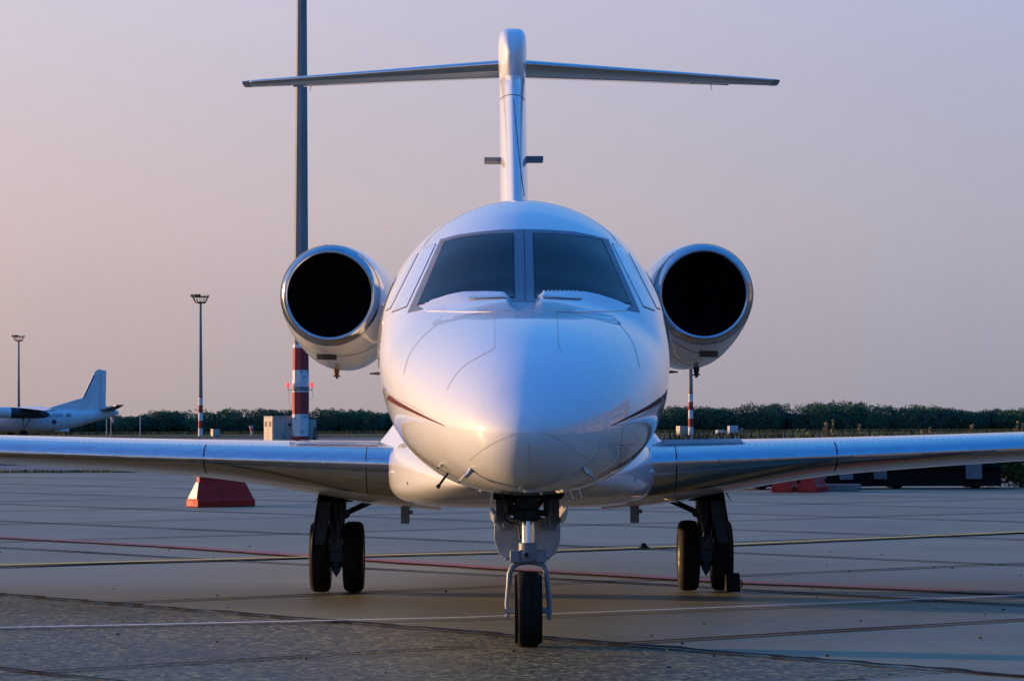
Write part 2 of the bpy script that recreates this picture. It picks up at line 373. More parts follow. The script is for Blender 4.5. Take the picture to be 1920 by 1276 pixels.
def coons(top,bot,nu,nv,off,bv=None,left=None,right=None,hfun=None,skirt=False):
    left=left or [top[0],bot[0]]; right=right or [top[-1],bot[-1]]; G=[]
    c00,c10,c01,c11=map(Vector,(top[0],top[-1],bot[0],bot[-1])); last=None
    for j in range(nv+1):
        v=j/nv; row=[]
        for i in range(nu+1):
            u=i/nu
            p=polyl(top,u)*(1-v)+polyl(bot,u)*v+polyl(left,v)*(1-u)+polyl(right,v)*u-(c00*(1-u)*(1-v)+c10*u*(1-v)+c01*(1-u)*v+c11*u*v)
            h=cast(p.x,p.y,bv)
            if h is None: h=last
            last=h; row.append((h[0]+h[1]*(off+(hfun(u,v) if hfun else 0)),h[1],h[0]))
        G.append(row)
    vs=[c[0] for r in G for c in r]; w_=nu+1; fs=[(j*w_+i,j*w_+i+1,(j+1)*w_+i+1,(j+1)*w_+i) for j in range(nv) for i in range(nu)]
    if skirt:                          # close the sheet down to the skin on all four edges
        edge=[(0,i) for i in range(nu+1)]+[(j,nu) for j in range(1,nv+1)]+[(nv,i) for i in range(nu-1,-1,-1)]+[(j,0) for j in range(nv-1,0,-1)]
        o=len(vs); vs+=[G[j][i][2]-G[j][i][1]*.004 for j,i in edge]; n=len(edge)
        fs+=[(edge[k][0]*w_+edge[k][1],edge[(k+1)%n][0]*w_+edge[(k+1)%n][1],o+(k+1)%n,o+k) for k in range(n)]
    return vs,fs
def patch(name,mat,parent,*a,smooth=50,**k):
    vs,fs=coons(*a,**k); return MB().add(vs,fs).build(name,mat,parent,smooth=smooth,recalc=False)
def seam(mb,pts,wpx,off=.0018,bv=None,step=3):
    P=[]; pts=[Vector(p) for p in pts]; Q=[pts[0]*2-pts[1]]+pts+[pts[-1]*2-pts[-2]]
    for k in range(1,len(Q)-2):            # Catmull-Rom through the given points
        p0,p1,p2,p3=Q[k-1:k+3]; n=max(1,int((p2-p1).length/step))
        for i in range(n):
            t=i/n; P.append(.5*((2*p1)+(p2-p0)*t+(2*p0-5*p1+4*p2-p3)*t*t+(3*p1-p0-3*p2+p3)*t**3))
    P.append(pts[-1]); ws = wpx if isinstance(wpx,(list,tuple)) else (wpx,wpx)
    vs=[];fs=[];prev=None
    for i,p in enumerate(P):
        t=(P[min(i+1,len(P)-1)]-P[max(i-1,0)]).normalized(); n=Vector((-t.y,t.x)); k=i/(len(P)-1); ww=ws[0]*(1-k)+ws[1]*k
        a=cast(*(p+n*ww/2),bv); b=cast(*(p-n*ww/2),bv)
        if a is None or b is None: prev=None; continue
        vs+=[a[0]+a[1]*off,b[0]+b[1]*off]; q=len(vs)
        if prev is not None: fs.append((prev,prev+1,q-1,q-2))
        prev=q-2
    mb.add(vs,fs)
# --- windshield --------------------------------------------------------
frame=patch('windshield_frame',M['frame'],JET,
  [(826,449),(860,440),(893,435.5),(940,431),(982,430),(1025,431),(1075,434.5),(1110,441),(1140,449)],
  [(764,587),(800,578),(850,566),(900,560),(950,564),(960,566),(1006,566),(1016,564),(1065,560),(1110,566),(1160,578),(1200,586)],72,30,.003,skirt=True)
GL=dict(top=[(836,456),(862,448),(900,443),(930,441),(961,440)],bot=[(785,572),(830,562),(873,556),(920,556),(963,558)])
GR=dict(top=[(1001,440),(1032,441),(1062,443),(1100,447),(1127,453)],bot=[(1005,558),(1045,556),(1095,556),(1140,562),(1181,571)])
for G_ in (GL,GR):
    t,b_=G_['top'],G_['bot']
    ex=lambda P,dy,dx0,dx1:[(p[0]+(dx0 if i==0 else dx1 if i==len(P)-1 else 0),p[1]+dy) for i,p in enumerate(P)]
    r_=patch('rubber_seal',M['seal'],frame,ex(t,-2.4,-2.6,2.6),ex(b_,2,-2.8,2.8),30,26,.0055,skirt=True)
    patch('windshield_pane',M['glass'],frame,t,b_,30,26,.008,skirt=True)
b=MB()
seam(b,[(982,431),(984,500),(985,565)],1.2,.0058)
b.build('centre_gap',M['seal'],frame,recalc=False)
# rivets round the frame
b=MB()
def rivets(mb,pts,step,off,r=.0035,bv=None):
    pts=[Vector(p) for p in pts]; tot=sum((q-p).length for p,q in zip(pts[:-1],pts[1:])); n=int(tot/step)
    for i in range(n+1):
        p=polyl(pts,i/n); h=cast(p.x,p.y,bv)
        if h is None: continue
        c=h[0]+h[1]*off; a=h[1].orthogonal().normalized(); d=h[1].cross(a)
        mb.add([c+(a*math.cos(k*math.pi/3)+d*math.sin(k*math.pi/3))*r for k in range(6)],[(0,1,2,3,4,5)])
for P in ([(830,452),(862,443),(900,438),(930,436),(972,434)],[(992,434),(1040,436),(1070,438),(1108,444),(1136,452)],
          [(828,456),(800,520),(772,580)],[(821,462),(795,520),(770,572)],[(1137,455),(1165,515),(1190,578)],[(1144,462),(1170,515),(1196,578)],
          [(968,440),(970,500),(971,560)],[(977,436),(979,500),(980,562)],[(988,436),(989,500),(990,562)],[(996,440),(998,500),(999,560)]):
    rivets(b,P,7,.0052)
b.build('frame_rivets',M['seal'],frame,recalc=False,smooth=0)
# --- side cockpit windows with light blinds ---------------------------
for P in ([(797,466),(817,458),(763,574),(735,585)],[(778,480),(784,476),(733,577),(724,582)],
          [(1148,458),(1167,464),(1227,582),(1206,574)],[(1179,475),(1184,479),(1238,579),(1231,577)]):
    a,b_,c,d=map(Vector,P); cen=(a+b_+c+d)/4; big=[p+(p-cen).normalized()*1.7 for p in (a,b_,c,d)]
    rm=patch('side_window_seal',M['seal'],JET,[big[0],big[1]],[big[3],big[2]],6,24,.002,skirt=True)
    patch('side_window',M['shade'],rm,[a,b_],[d,c],6,24,.0045,skirt=True)
# --- panel seams on the nose ------------------------------------------------
b=MB()
for P in ([(850,594),(893,587),(927,585)],[(927,585),(927.5,615),(927,650),(921,657),(905,665),(873,684),(852,706),(838,730)],
          [(1045,586),(1046,615),(1048,650),(1056,660)],[(1045,585),(1095,587),(1150,592)],[(821,607),(790,634),(768,665),(757,700)],
          [(1150,593),(1185,640),(1200,690)],[(880,862),(898,848),(920,833),(945,821),(970,811)],[(1013,809),(1035,817),(1055,828),(1080,845),(1100,860)],
          [(992,829),(992,880),(992,924)],[(1140,835),(1190,832)],[(1168,800),(1163,860)]):
    seam(b,P,.6)
b.build('panel_seams',M['line'],JET,recalc=False,smooth=0)
for P,ws in (([(727,744),(748,757),(790,778),(834,798)],(9,1)),([(1240,748),(1222,760),(1185,779),(1145,798)],(9,1))):
    b=MB(); seam(b,P,ws,.0022); b.build('cheat_line',M['maroon'],JET,recalc=False)
b=MB(); seam(b,[(722,734),(745,748),(770,760),(795,775)],1.0,.0022); b.build('pinstripe',M['line'],JET,recalc=False)
# --- oval cabin windows along both flanks of the tube
for s_ in (-1,1):
    for k in range(5):
        yc=5.6+k*.92; rim=MB(); pan=MB()
        for mb,rx,rz,off in ((rim,.165,.215,.003),(pan,.145,.195,.006)):
            P=[]
            for j in range(28):
                t=2*math.pi*j/28; dz=rz*math.sin(t); th=math.asin((.24+dz)/.97); r_=.97+off
                P.append((s_*r_*math.cos(th),yc+rx*math.cos(t),1.83+r_*math.sin(th)))
            mb.add([((s_*(.97+off)*math.cos(math.asin(.24/.97))),yc,1.83+(.97+off)*.24/.97)]+P,[(0,1+j,1+(j+1)%28) for j in range(28)])
        w0=rim.build('cabin_window',M['silver'],JET,recalc=False); pan.build('window_pane',M['glass'],w0,recalc=False)
# --- rain scoops below the windshield ---------------------------------------
def scoop(top,bot,inner_right):
    def hf(u,v):
        uu = u if inner_right else 1-u
        return .026*sm(uu/.55)*sm((1-uu)/.06)*sm((1-v)/.9)
    return patch('rain_duct',M['paint'],JET,top,bot,40,16,.004,hfun=hf,skirt=True)
sl=scoop([(783,572.5),(812,564),(845,557.5),(873,554.5),(912,554),(955,556)],[(800,583),(840,584),(880,585),(925,585),(968,582)],True)
sr=scoop([(1008,556),(1050,554),(1093,554.5),(1122,558),(1152,564),(1183,572.5)],[(1001,582),(1044,585),(1090,585),(1130,584),(1172,583)],False)
for par,P in ((sl,([(880,564),(950,561)],[(881,568),(951,566)])),(sr,([(1018,561),(1090,564)],[(1017,566),(1089,568)]))):
    vs,fs=coons(P[0],P[1],12,3,.0305); MB().add(vs,fs).build('duct_slot',M['lightgrey'],par,recalc=False)
b=MB()
for i in range(9):
    h=cast(1020+i*7.5,553.5); b.lathe([(0,.004),(.005,.003),(.008,0),(.008,-.012)],h[0]+h[1]*.029,h[1],12)
b.build('vent_studs',M['paint'],sr)
# --- probes and aerials -----------------------------------------------------
def on(px,py,k=0): h=cast(px,py); return h[0]+h[1]*k
def probe_tube(pts,r,name,mat): return MB().tube(pts,r,10).build(name,M[mat],JET)
# pitot heads on both sides
for a,b_,c in (((885,880),(872,893),(860,903)),((1092,878),(1105,889),(1118,900))):
    p=on(*a,.0); n=cast(*a)[1]; q=atY(*b_,p.y+.02); r_=atY(*c,p.y-.10)
    pr=MB().tube([p,q,r_],[.016,.014,.007],12).build('pitot_probe',M['probe'],JET)
p=on(840,886); q=atY(822,911,p.y-.02); MB().tube([p,q],[.008,.007],12).build('temperature_probe',M['dark'],JET); 
b=MB().lathe([(0,-.010),(.012,-.008),(.012,.010),(0,.012)],q,(q-p),12); b.build('probe_tip',M['seal'],JET)
p=on(828,870); MB().tube([p,p+Vector((-.02,-.03,-.02))],[.012,.01],10).build('ice_detector',M['probe'],JET)
for (x0,y0,x1,y1) in ((911,899,899,921),(1081,906,1091,934),(1068,918,1074,936)):
    p=atY(x0,y0,.1); q=atY(x1,y1,.1)
    b=MB().cyl(p,q,.0045,n=8); b.cyl(q+Vector((-.02,0,.003)),q+Vector((.02,0,-.003)),.003,n=8)
    b.cyl(p+Vector((-.025,0,.0)),p+Vector((.02,0,-.01)),.003,n=8); b.build('blade_aerial',M['probe'],JET)
for s_,(px,py) in ((-1,(712,700)),(1,(1252,697))):
    p=atY(px,py,2.6); b=MB(); x=p.x; z=p.z
    b.loft([[(x-s_*.03,2.52,z-.012),(x-s_*.03,2.72,z-.012),(x-s_*.03,2.72,z+.014),(x-s_*.03,2.52,z+.014)],
            [(x+s_*.068,2.58,z-.004),(x+s_*.068,2.66,z-.004),(x+s_*.068,2.66,z+.004),(x+s_*.068,2.58,z+.004)]])
    b.build('stall_vane',M['dark'],JET)
b=MB(); b.bb(-.075,.0,5.4,5.75,2.80,2.845); b.build('roof_aerial',M['dark'],JET,bevel=.01)
b=MB(); b.bb(.10,.20,4.2,4.5,2.79,2.838); b.build('roof_beacon',M['dark'],JET,bevel=.015)
# --- belly fairing ------------------------------------------------------------
FS=[0,.3,.6,.9,1.2,1.5,1.8,2.1,2.6,3.9,5.4,6.4,7.4]     # distance behind Y=2.0
FW=[.36,.50,.62,.72,.80,.865,.915,.945,.965,.975,.975,.9,.6]
FT=[.92,1.02,1.10,1.18,1.25,1.30,1.33,1.35,1.36,1.36,1.36,1.3,1.2]
FB=[.872,.83,.79,.755,.728,.710,.699,.693,.690,.690,.70,.76,.86]
fr=[]
for s in np.linspace(0,7.4,70):
    zt,zb=pchip(FS,FT,s),pchip(FS,FB,s); zc=(zt*.5+zb*.5)
    fr.append(srf_ring(2.0+s,0,zc,pchip(FS,FW,s),pchip(FS,FW,s),zt-zc,zc-zb,2.0,3.0+1.6*sm(s/2),96))
ff=MB().loft(fr); fair=ff.build('belly_fairing',M['paint'],JET,smooth=60)
# widen to the wing root with a smooth upper fillet
for s_ in (-1,1):
    b=MB(); rr=[]
    for k,y in enumerate(np.linspace(3.72,8.4,26)):
        t=k/25; g=sm(t/.22)*(1-sm((t-.82)/.18)*.6); prof=[]
        # concave fillet from wing root up to the fuselage flank
        for j in range(13):
            q=j/12; x=.78+.30*g*(1-q)**2.2; z=1.06+.05*g+ (.62*g+.05)*q
            prof.append((s_*x,y+.25*(q**1.5),z))
        prof += [(s_*.55,y,1.5),(s_*.55,y,.95),(s_*.93,y,.95)]
        rr.append(prof)
    b.loft(rr); b.build('wing_root_fillet',M['paint'],JET,smooth=60)
for px,py in ((779,780),(1203,877+0)):
    pass
b=MB(); BVf=BVHTree.FromPolygons([Vector(v) for v in ff.v],ff.f)
for px,py in ((764,905),(1191,899)):
    h=cast(px,py,BVf)
    if h: 
        a=h[1].orthogonal().normalized(); d=h[1].cross(a); c=h[0]+h[1]*.003
        MB().add([c+a*.018,c+d*.012,c-a*.018,c-d*.012],[(0,1,2,3)]).build('drain_port',M['seal'],JET,recalc=False,smooth=0)
# --- wings ------------------------------------------------------------------
WX=[.55,.93,1.45,2.4,3.9,6.0,8.15]
WZ=[.985,1.006,1.020,1.045,1.092,1.18,1.29]
WT=[.175,.168,.160,.148,.135,.11,.07]
WB=[.32,.312,.245,.135,.090,.075,.05]
WY=[3.85,4.0,4.25,4.68,5.38,6.36,7.35]
WC=[3.5,3.3,3.0,2.65,2.15,1.6,1.1]
yt=lambda x:5*(.2969*math.sqrt(x)-.126*x-.3516*x*x+.2843*x**3-.1036*x**4)/.5003
def section(X,ts):                     # ts: signed chord fraction, + upper, - lower
    zl,tt,bb,yl,c=(pchip(WX,A,X) for A in (WZ,WT,WB,WY,WC)); out=[]
    for t in ts:
        x=abs(t); f=yt(x)
        out.append((X, yl+x*c, zl+(tt if t>=0 else -bb)*f-.04*x))
    return out
xs=np.array(sorted(set(list(np.linspace(.58,4.2,38))+list(np.linspace(4.2,8.15,24)))))
lo=[-(.085*(k/14)**2) for k in range(14,0,-1)]; hi=[(.075*(k/14)**2) for k in range(0,15)]
LE=lo+[0.0]+hi[1:]
body=[hi[-1]+(1-hi[-1])*(k/24)**1.1 for k in range(25)]; lower=[-(.085+(1-.085)*(k/24)**1.1) for k in range(24,-1,-1)]
wing_bv=None; allv=[];allf=[]
WINGS={}
for s_ in (-1,1):
    fl=lambda P:[(s_*p[0],p[1],p[2]) for p in P]
    b=MB().loft([fl(section(X,body+lower)) for X in xs],closed=True); wg=b.build('wing',M['paint'],JET,smooth=45)
    b2=MB().loft([fl(section(X,LE)) for X in xs],cap=False,closed=False); le=b2.build('leading_edge',M['metal'],wg,smooth=70)
    WINGS[s_]=(wg,le)
    for q in (b,b2):
        o=len(allv); allv+=[Vector(v) for v in q.v]; allf+=[tuple(i+o for i in f) for f in q.f]
    # tip cap
    MB().loft([fl(section(8.15,LE+body+lower)),[(s_*8.2,p[1]*.98+.15,p[2]) for p in section(8.15,LE+body+lower)]]).build('wing_tip',M['paint'],wg)
BVw=BVHTree.FromPolygons(allv,allf)
for s_ in (-1,1):
    wg,le=WINGS[s_]
    b=MB()                              # rivet line behind the polished edge: fine dashes
    X=1.05
    while X<5.2:
        x2=X+.013
        P=[section(q,[tt])[0] for q,tt in ((X,.078),(x2,.078),(x2,.083),(X,.083))]
        b.add([(s_*p[0],p[1],p[2]+.0015) for p in P],[(0,1,2,3)]); X+=.05
    b.build('rivet_line',M['line'],wg,recalc=False,smooth=0)
    b=MB()                              # chordwise gap across the polished edge
    for X0 in (2.30,):
        A=[];ts=[-.085+.16*k/40 for k in range(41)]
        for t in ts:
            for dx in (0,.009): 
                p=section(X0+dx,[math.copysign(t*t/.085*1.0,t) if False else t])[0]; A.append((s_*p[0],p[1]-.003,p[2]+(.002 if t>0 else -.002)))
        b.add(A,[(2*k,2*k+1,2*k+3,2*k+2) for k in range(40)])
    b.build('edge_gap',M['seal'],le,recalc=False,smooth=0); b=MB()
    A=[];
    for t in ts:
        for dx in (0,.006):
            p=section(1.10+dx,[t])[0]; A.append((s_*p[0],p[1]-.003,p[2]+(.002 if t>0 else -.002)))
    b.add(A,[(2*k,2*k+1,2*k+3,2*k+2) for k in range(40)])
    b.build('edge_gap',M['seal'],le,recalc=False,smooth=0)
    for xa,xb in ((1.42,1.83),(2.42,2.95),(3.55,4.0)):       # stall strips on the nose of the wing
        b=MB(); rr=[]
        for X in np.linspace(xa,xb,7):
            p=section(X,[0])[0]; x,y,z=s_*p[0],p[1],p[2]
            rr.append([(x,y+.03,z-.013),(x,y-.014,z-.006),(x,y-.014,z+.001),(x,y+.03,z+.004)])
        b.loft(rr); b.build('stall_strip',M['metal'],le,smooth=0)
    b=MB(); rr=[]                        # inboard walkway panel: lit tone on the left, shade painted darker on right
    for X in np.linspace(1.03,1.62,8): rr.append([(s_*p[0],p[1],p[2]+.004) for p in section(X,[.095+.35*k/12 for k in range(13)])])
    b.loft(rr,cap=False,closed=False); b.build('lit_shaded_walkway',M['mid'] if s_>0 else M['lightgrey'],wg,recalc=False)
    p=section(1.66,[.10])[0]
    if s_<0: MB().box((s_*p[0],p[1]+.06,p[2]+.008),(.05,.14,.03)).build('wing_fence',M['paint'],wg,bevel=.004)
    # landing-light whisker and gear door bracket
    a=atY(605 if s_<0 else 1356,922 if s_<0 else 914,6.0); c=atY(586 if s_<0 else 1373,944 if s_<0 else 942,6.0)
    MB().tube([a,a.lerp(c,.3),c],[.010,.007,.001],8).build('bonding_wick',M['paint'],wg)
    b=MB(); X0=-.86 if s_<0 else .85
    b.bb(X0-.03,X0+.035,5.2,5.26,.55,.70); b.bb(X0-.045,X0+.05,5.15,5.30,.685,.705); b.bb(X0+.03,X0+.06,5.21,5.24,.62,.65)
    b.build('flap_hinge_bracket',M['mid'],JET,bevel=.006)
# --- engines ----------------------------------------------------------------
for s_,cx in ((-1,-1.605),(1,1.622)):
    cz=2.405; y0=8.8; tilt=-s_*.035        # inlet toed slightly outwards
    eng=MB()
    NSs=[.10,.25,.5,.8,1.2,1.8,2.4,2.9,3.3]
    NW=[.432,.452,.468,.476,.478,.46,.40,.33,.27]; NTp=[.432,.448,.462,.468,.468,.45,.40,.33,.27]; NBt=[.432,.475,.53,.585,.625,.62,.53,.40,.30]
    rr=[]
    for s in np.linspace(.10,3.3,44): rr.append(srf_ring(y0+s,cx+tilt*s*1.3,cz,pchip(NSs,NW,s),pchip(NSs,NW,s),pchip(NSs,NTp,s),pchip(NSs,NBt,s),2,2.0,80))
    rr.append(srf_ring(y0+3.3,cx+tilt*3.3*1.3,cz,.22,.22,.22,.25,2,2,80))
    na=MB().loft(rr,cap=False); nac=na.build('engine_nacelle',M['paint'],JET,smooth=50); nac['label']='left white engine nacelle' if s_<0 else 'right white engine nacelle'
    ax=Vector((tilt*1.3,1,0)).normalized(); o=Vector((cx,y0,cz))
    prof=[(.343,.45),(.340,.25),(.343,.12),(.350,.05),(.361,.015),(.374,.001),(.388,.004),(.404,.022),(.420,.055),(.432,.10)]
    MB().lathe(prof,o,ax,96).build('intake_lip',M['metal'],nac,smooth=80)
    MB().lathe([(.437,.098),(.4395,.104),(.437,.112)],o,ax,96).build('lip_gap',M['line'],nac)
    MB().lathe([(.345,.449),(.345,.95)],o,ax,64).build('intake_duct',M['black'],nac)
    f=MB(); c0=o+ax*.80                         # fan: blades twisted about the hub
    ux=ax.orthogonal().normalized(); vx=ax.cross(ux)
    for k in range(30):
        a=2*math.pi*k/30; d=ux*math.cos(a)+vx*math.sin(a); t=ax.cross(d)
        q=[c0+d*.09+t*.012-ax*.03,c0+d*.09-t*.012+ax*.03,c0+d*.34-t*.034+ax*.016,c0+d*.34+t*.034-ax*.016]
        f.add(q+[p+ax*.006 for p in q],[(0,1,2,3),(7,6,5,4),(0,4,5,1),(1,5,6,2),(2,6,7,3),(3,7,4,0)])
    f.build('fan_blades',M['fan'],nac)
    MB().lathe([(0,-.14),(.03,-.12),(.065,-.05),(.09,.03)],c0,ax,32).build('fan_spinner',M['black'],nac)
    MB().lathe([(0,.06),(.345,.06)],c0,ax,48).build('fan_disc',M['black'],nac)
    bvn=BVHTree.FromPolygons([Vector(v) for v in na.v],na.f)
    bx=(594,631,663,673) if s_<0 else (1311,1346,657,668)
    patch('cooling_slot',M['seal'],nac,[(bx[0],bx[2]),(bx[1],bx[2]+1)],[(bx[0],bx[3]),(bx[1],bx[3]+1)],8,4,.003,bv=bvn)
    b=MB(); k0=(560,575,600,640,680,705) if s_<0 else (1262,1290,1320,1350,1375,1392)
    seam(b,[(k0[0],640),(k0[1],655),(k0[2],664),(k0[3],668),(k0[4],660),(k0[5],645)],1.0,.002,bvn)
    b.build('cowl_seam',M['line'],nac,recalc=False,smooth=0)
    X0=(630-924)/F*28-.2+.0 if s_<0 else (1307-924)/F*28-.2
    zb=1.80; dm=MB().tube([(X0,9.9,zb+.02),(X0,9.9,zb-.075)],[.034,.020],16); dm.tube([(X0,9.9,zb-.070),(X0,9.9,zb-.082)],[.036,.034],16)
    dm.cyl((X0,9.9,zb-.08),(X0,9.9,zb-.10),.014); dm.build('drain_mast',M['brass'] if s_<0 else M['dark'],nac)
    b=MB()                                  # pylon joining the nacelle to the fuselage
    rr=[]
    for X in (.70,.95,1.20,1.35):
        rr.append([(s_*X,9.6+2.6*t,2.30+(.07 if k==0 else -.07)*yt(t)) for k,tsq in ((0,np.linspace(0,1,14)),(1,np.linspace(1,0,14)[1:-1])) for t in tsq])
    b.loft(rr); b.build('engine_pylon',M['paint'],JET)
# --- fin and tailplane ------------------------------------------------------------
def vsec(z,yl,c,th,n=22):
    up=[(t*t) for t in np.linspace(0,1,n)]
    return [(th/2*yt(t),yl+c*t,z) for t in up]+[(-th/2*yt(t),yl+c*t,z) for t in up[::-1][1:-1]]
rr=[vsec(z,8.6+(z-2.7)*1.62,4.2-(z-2.7)*.92,.262) for z in np.linspace(2.7,4.62,16)]
fin=MB().loft(rr).build('tail_fin',M['paint'],JET,smooth=60)
# bullet fairing on top of the fin
rr=[]
for s in [0,.01,.03,.07,.13,.22,.35,.55,.9,1.4,2.0,2.5,2.9,3.1]:
    q=min(1,(s/.35))**.5 if s<.35 else 1; q*= 1-sm((s-1.6)/1.5)*.85; q=max(q,.03)
    zc=4.83+.015*s; rr.append(srf_ring(11.72+s,0,zc,0.137*q**.7,.137*q**.7,.275*q,.38*q,4.0,2.4,56))
bul=MB().loft(rr).build('fin_bullet_fairing',M['paint'],fin,smooth=60)
b=MB(); bvf=BVHTree.FromPolygons([Vector(v) for v in MB().loft([vsec(z,8.6+(z-2.7)*1.62,4.2-(z-2.7)*.92,.262) for z in np.linspace(2.7,4.62,16)]).v],
    MB().loft([vsec(z,8.6+(z-2.7)*1.62,4.2-(z-2.7)*.92,.262) for z in np.linspace(2.7,4.62,16)]).f)
seam(b,[(938,187),(945,181),(955,178),(965,178),(977,181),(984,188)],1.2,.002,bvf)
seam(b,[(963,185),(967,230),(973,290),(979,340),(983,368)],1.1,.002,bvf)
b.build('fin_seam',M['seal'],fin,recalc=False,smooth=0)
for s_ in (-1,1):
    for X0,X1 in ((.10,.275),):
        b=MB(); z=3.745 if s_<0 else 3.755; y=10.9
        b.bb(s_*X0,s_*X1,y,y+.3,z-.021,z+.021); b.build('fin_vane',M['vane'],fin,bevel=.004)
    HX=[.10,.5,1.2,2.0,2.7,2.80]; 
    def hs(X,ts):
        f=(X-.1)/2.7; yl=12.45+2.0*f; c=1.35-.80*f; th=.066*(1-f)+.024*f; z=4.815+.045*f
        return [(s_*X,yl+c*abs(t),z+(th if t>=0 else -th)*yt(abs(t))) for t in ts]
    ts=[k*k for k in np.linspace(0,.86,20)]
    ring=ts+[-t for t in ts[::-1][:-1]]
    st=MB().loft([hs(X,ring) for X in np.linspace(.10,2.72,24)]).build('tailplane',M['tailshade'],fin,smooth=60)
    lt_=[-(.10*(k/8)**2) for k in range(8,0,-1)]+[(.10*(k/8)**2) for k in range(9)]
    def hs2(X,ts): return [(p[0],p[1]-.002,p[2]+(.0015 if t>=0 else -.0015)) for p,t in zip(hs(X,ts),ts)]
    MB().loft([hs2(X,lt_) for X in np.linspace(.13,2.70,24)],cap=False,closed=False).build('tailplane_edge',M['metal'],st,smooth=70)
    b=MB(); a=hs(2.72,ring); b.loft([a,[(s_*2.80,p[1]+.03,(p[2]-4.858)*.75+4.858) for p in a]]); b.build('tailplane_tip',M['mid'],st,smooth=40)
    b=MB(); rr=[]
    for X in np.linspace(.16,2.28,10):
        f=(X-.1)/2.7; yl=12.45+2.0*f; c=1.35-.80*f; z=4.815+.045*f; y=yl+c*.745
        dd=.30*(1-.25*f); rr.append([(s_*X,y,z+.028),(s_*X,y+dd,z+.006-.0),(s_*X,y+dd,z-.004),(s_*X,y,z-.028*(1-.2*f))])
    b.loft(rr); b.build('elevator',M['tailshade'],st,smooth=20)
    MB().tube([(s_*2.1,14.72,4.85),(s_*2.12,14.80,4.79)],[.004,.002],6).build('static_wick',M['dark'],st)
# --- nose gear ----------------------------------------------------------------
def tyre(mb,c,r,w,n=64,chine=.0):
    prof=[]; k=[(-.5,.62),(-.5,.80),(-.47,.90),(-.38,.965),(-.30,.985),(-.29,.972),(-.275,.99),(-.12,1.0),(-.11,.985),(-.09,1.0),(.09,1.0),(.11,.985),(.12,1.0),(.275,.99),(.29,.972),(.30,.985),(.38,.965),(.47,.90),(.5,.80),(.5,.62)]
    if chine: k=[(-.44,.60),(-.47,.78),(-.50,.86),(-.50,.915),(-.40,.925),(-.37,.955),(-.30,.99),(-.16,1),(-.15,.985),(-.13,1),(.13,1),(.15,.985),(.16,1),(.30,.99),(.37,.955),(.40,.925),(.50,.915),(.50,.86),(.47,.78),(.44,.60)]
    mb.lathe([(b_*r,a*w) for a,b_ in k],c,(1,0,0),n); return mb
def wheel(name,parent,c,r,w,chine=0):
    t=tyre(MB(),c,r,w,chine=chine).build(name,M['tyre'],parent,smooth=30)
    b=MB(); rp=[(.62*r,-.48*w),(.60*r,-.42*w),(.50*r,-.30*w),(.28*r,-.34*w),(.14*r,-.48*w),(0,-.50*w)]
    b.lathe(rp,c,(1,0,0),40); b.lathe([(a,-t_) for a,t_ in rp],c,(1,0,0),40); b.build('wheel_rim',M['rim'],t,smooth=30)
    return t
NG=MB(); 
wheel('nose_wheel',JET,(0,0,.217),.217,.158,chine=1)
b=MB(); zt=.47
path=[(-.118,.0,.17),(-.122,0,.25),(-.112,0,.36),(-.108,0,.42),(-.090,0,.462),(-.055,0,.485),(0,0,.493),(.055,0,.485),(.090,0,.462),(.108,0,.42),(.112,0,.36),(.122,0,.25),(.118,0,.17)]
b.tube(path,[.014,.015,.015,.016,.018,.020,.021,.020,.018,.016,.015,.015,.014],14)
for s_ in (-1,1):
    b.cyl((s_*.075,0,.205),(s_*.135,0,.205),.017); b.cyl((s_*.110,0,.17),(s_*.13,0,.17),.016)
b.build('nose_fork',M['mid'],JET)
b=MB(); b.bb(-.105,-.045,-.05,.06,.485,.555); b.bb(.045,.105,-.05,.06,.485,.555); b.bb(-.05,.05,-.045,.05,.49,.56); b.cyl((0,0,.49),(0,0,.60),.055)
b.cyl((-.02,-.075,.53),(.0,-.0,.53),.022); b.build('fork_crown',M['mid'],JET,bevel=.006)
MB().lathe([(0,-.006),(.013,-.005),(.013,.01)],(-.01,-.085,.532),(0,1,0),16).build('tow_pin',M['seal'],JET)
MB().cyl((0,0,.56),(0,.01,.74),.037,n=32).build('nose_strut_chrome',M['chrome'],JET)
b=MB()
b.cyl((0,.01,.72),(0,.03,.96),.062,n=28); b.bb(-.085,.075,-.06,.08,.735,.79); b.bb(-.07,.06,-.08,.04,.80,.86); b.cyl((-.10,-.04,.80),(-.03,-.04,.80),.022); b.cyl((.04,-.05,.77),(.10,-.03,.77),.018)
b.bb(-.115,-.085,-.02,.04,.755,.85); b.bb(.09,.115,-.02,.04,.75,.84); b.cyl((-.10,.0,.83),(-.10,.0,.88),.02); b.cyl((-.16,.1,.95),(-.04,.02,.80),.014); b.cyl((.16,.1,.95),(.05,.02,.80),.014)
b.box((-.05,-.07,.765),(.03,.03,.05)); b.cyl((-.02,-.09,.82),(-.02,-.09,.87),.012); b.build('nose_leg_housing',M['dark'],JET,bevel=.004)
MB().tube([(-.09,-.05,.80),(-.135,-.06,.765),(-.135,-.06,.74),(-.10,-.05,.715),(-.055,-.045,.71),(-.045,-.045,.62)],.0055,8).build('hydraulic_hose',M['seal'],JET)
b=MB(); b.box((0,.35,.90),(.40,.72,.10)); b.build('gear_bay',M['black'],JET)
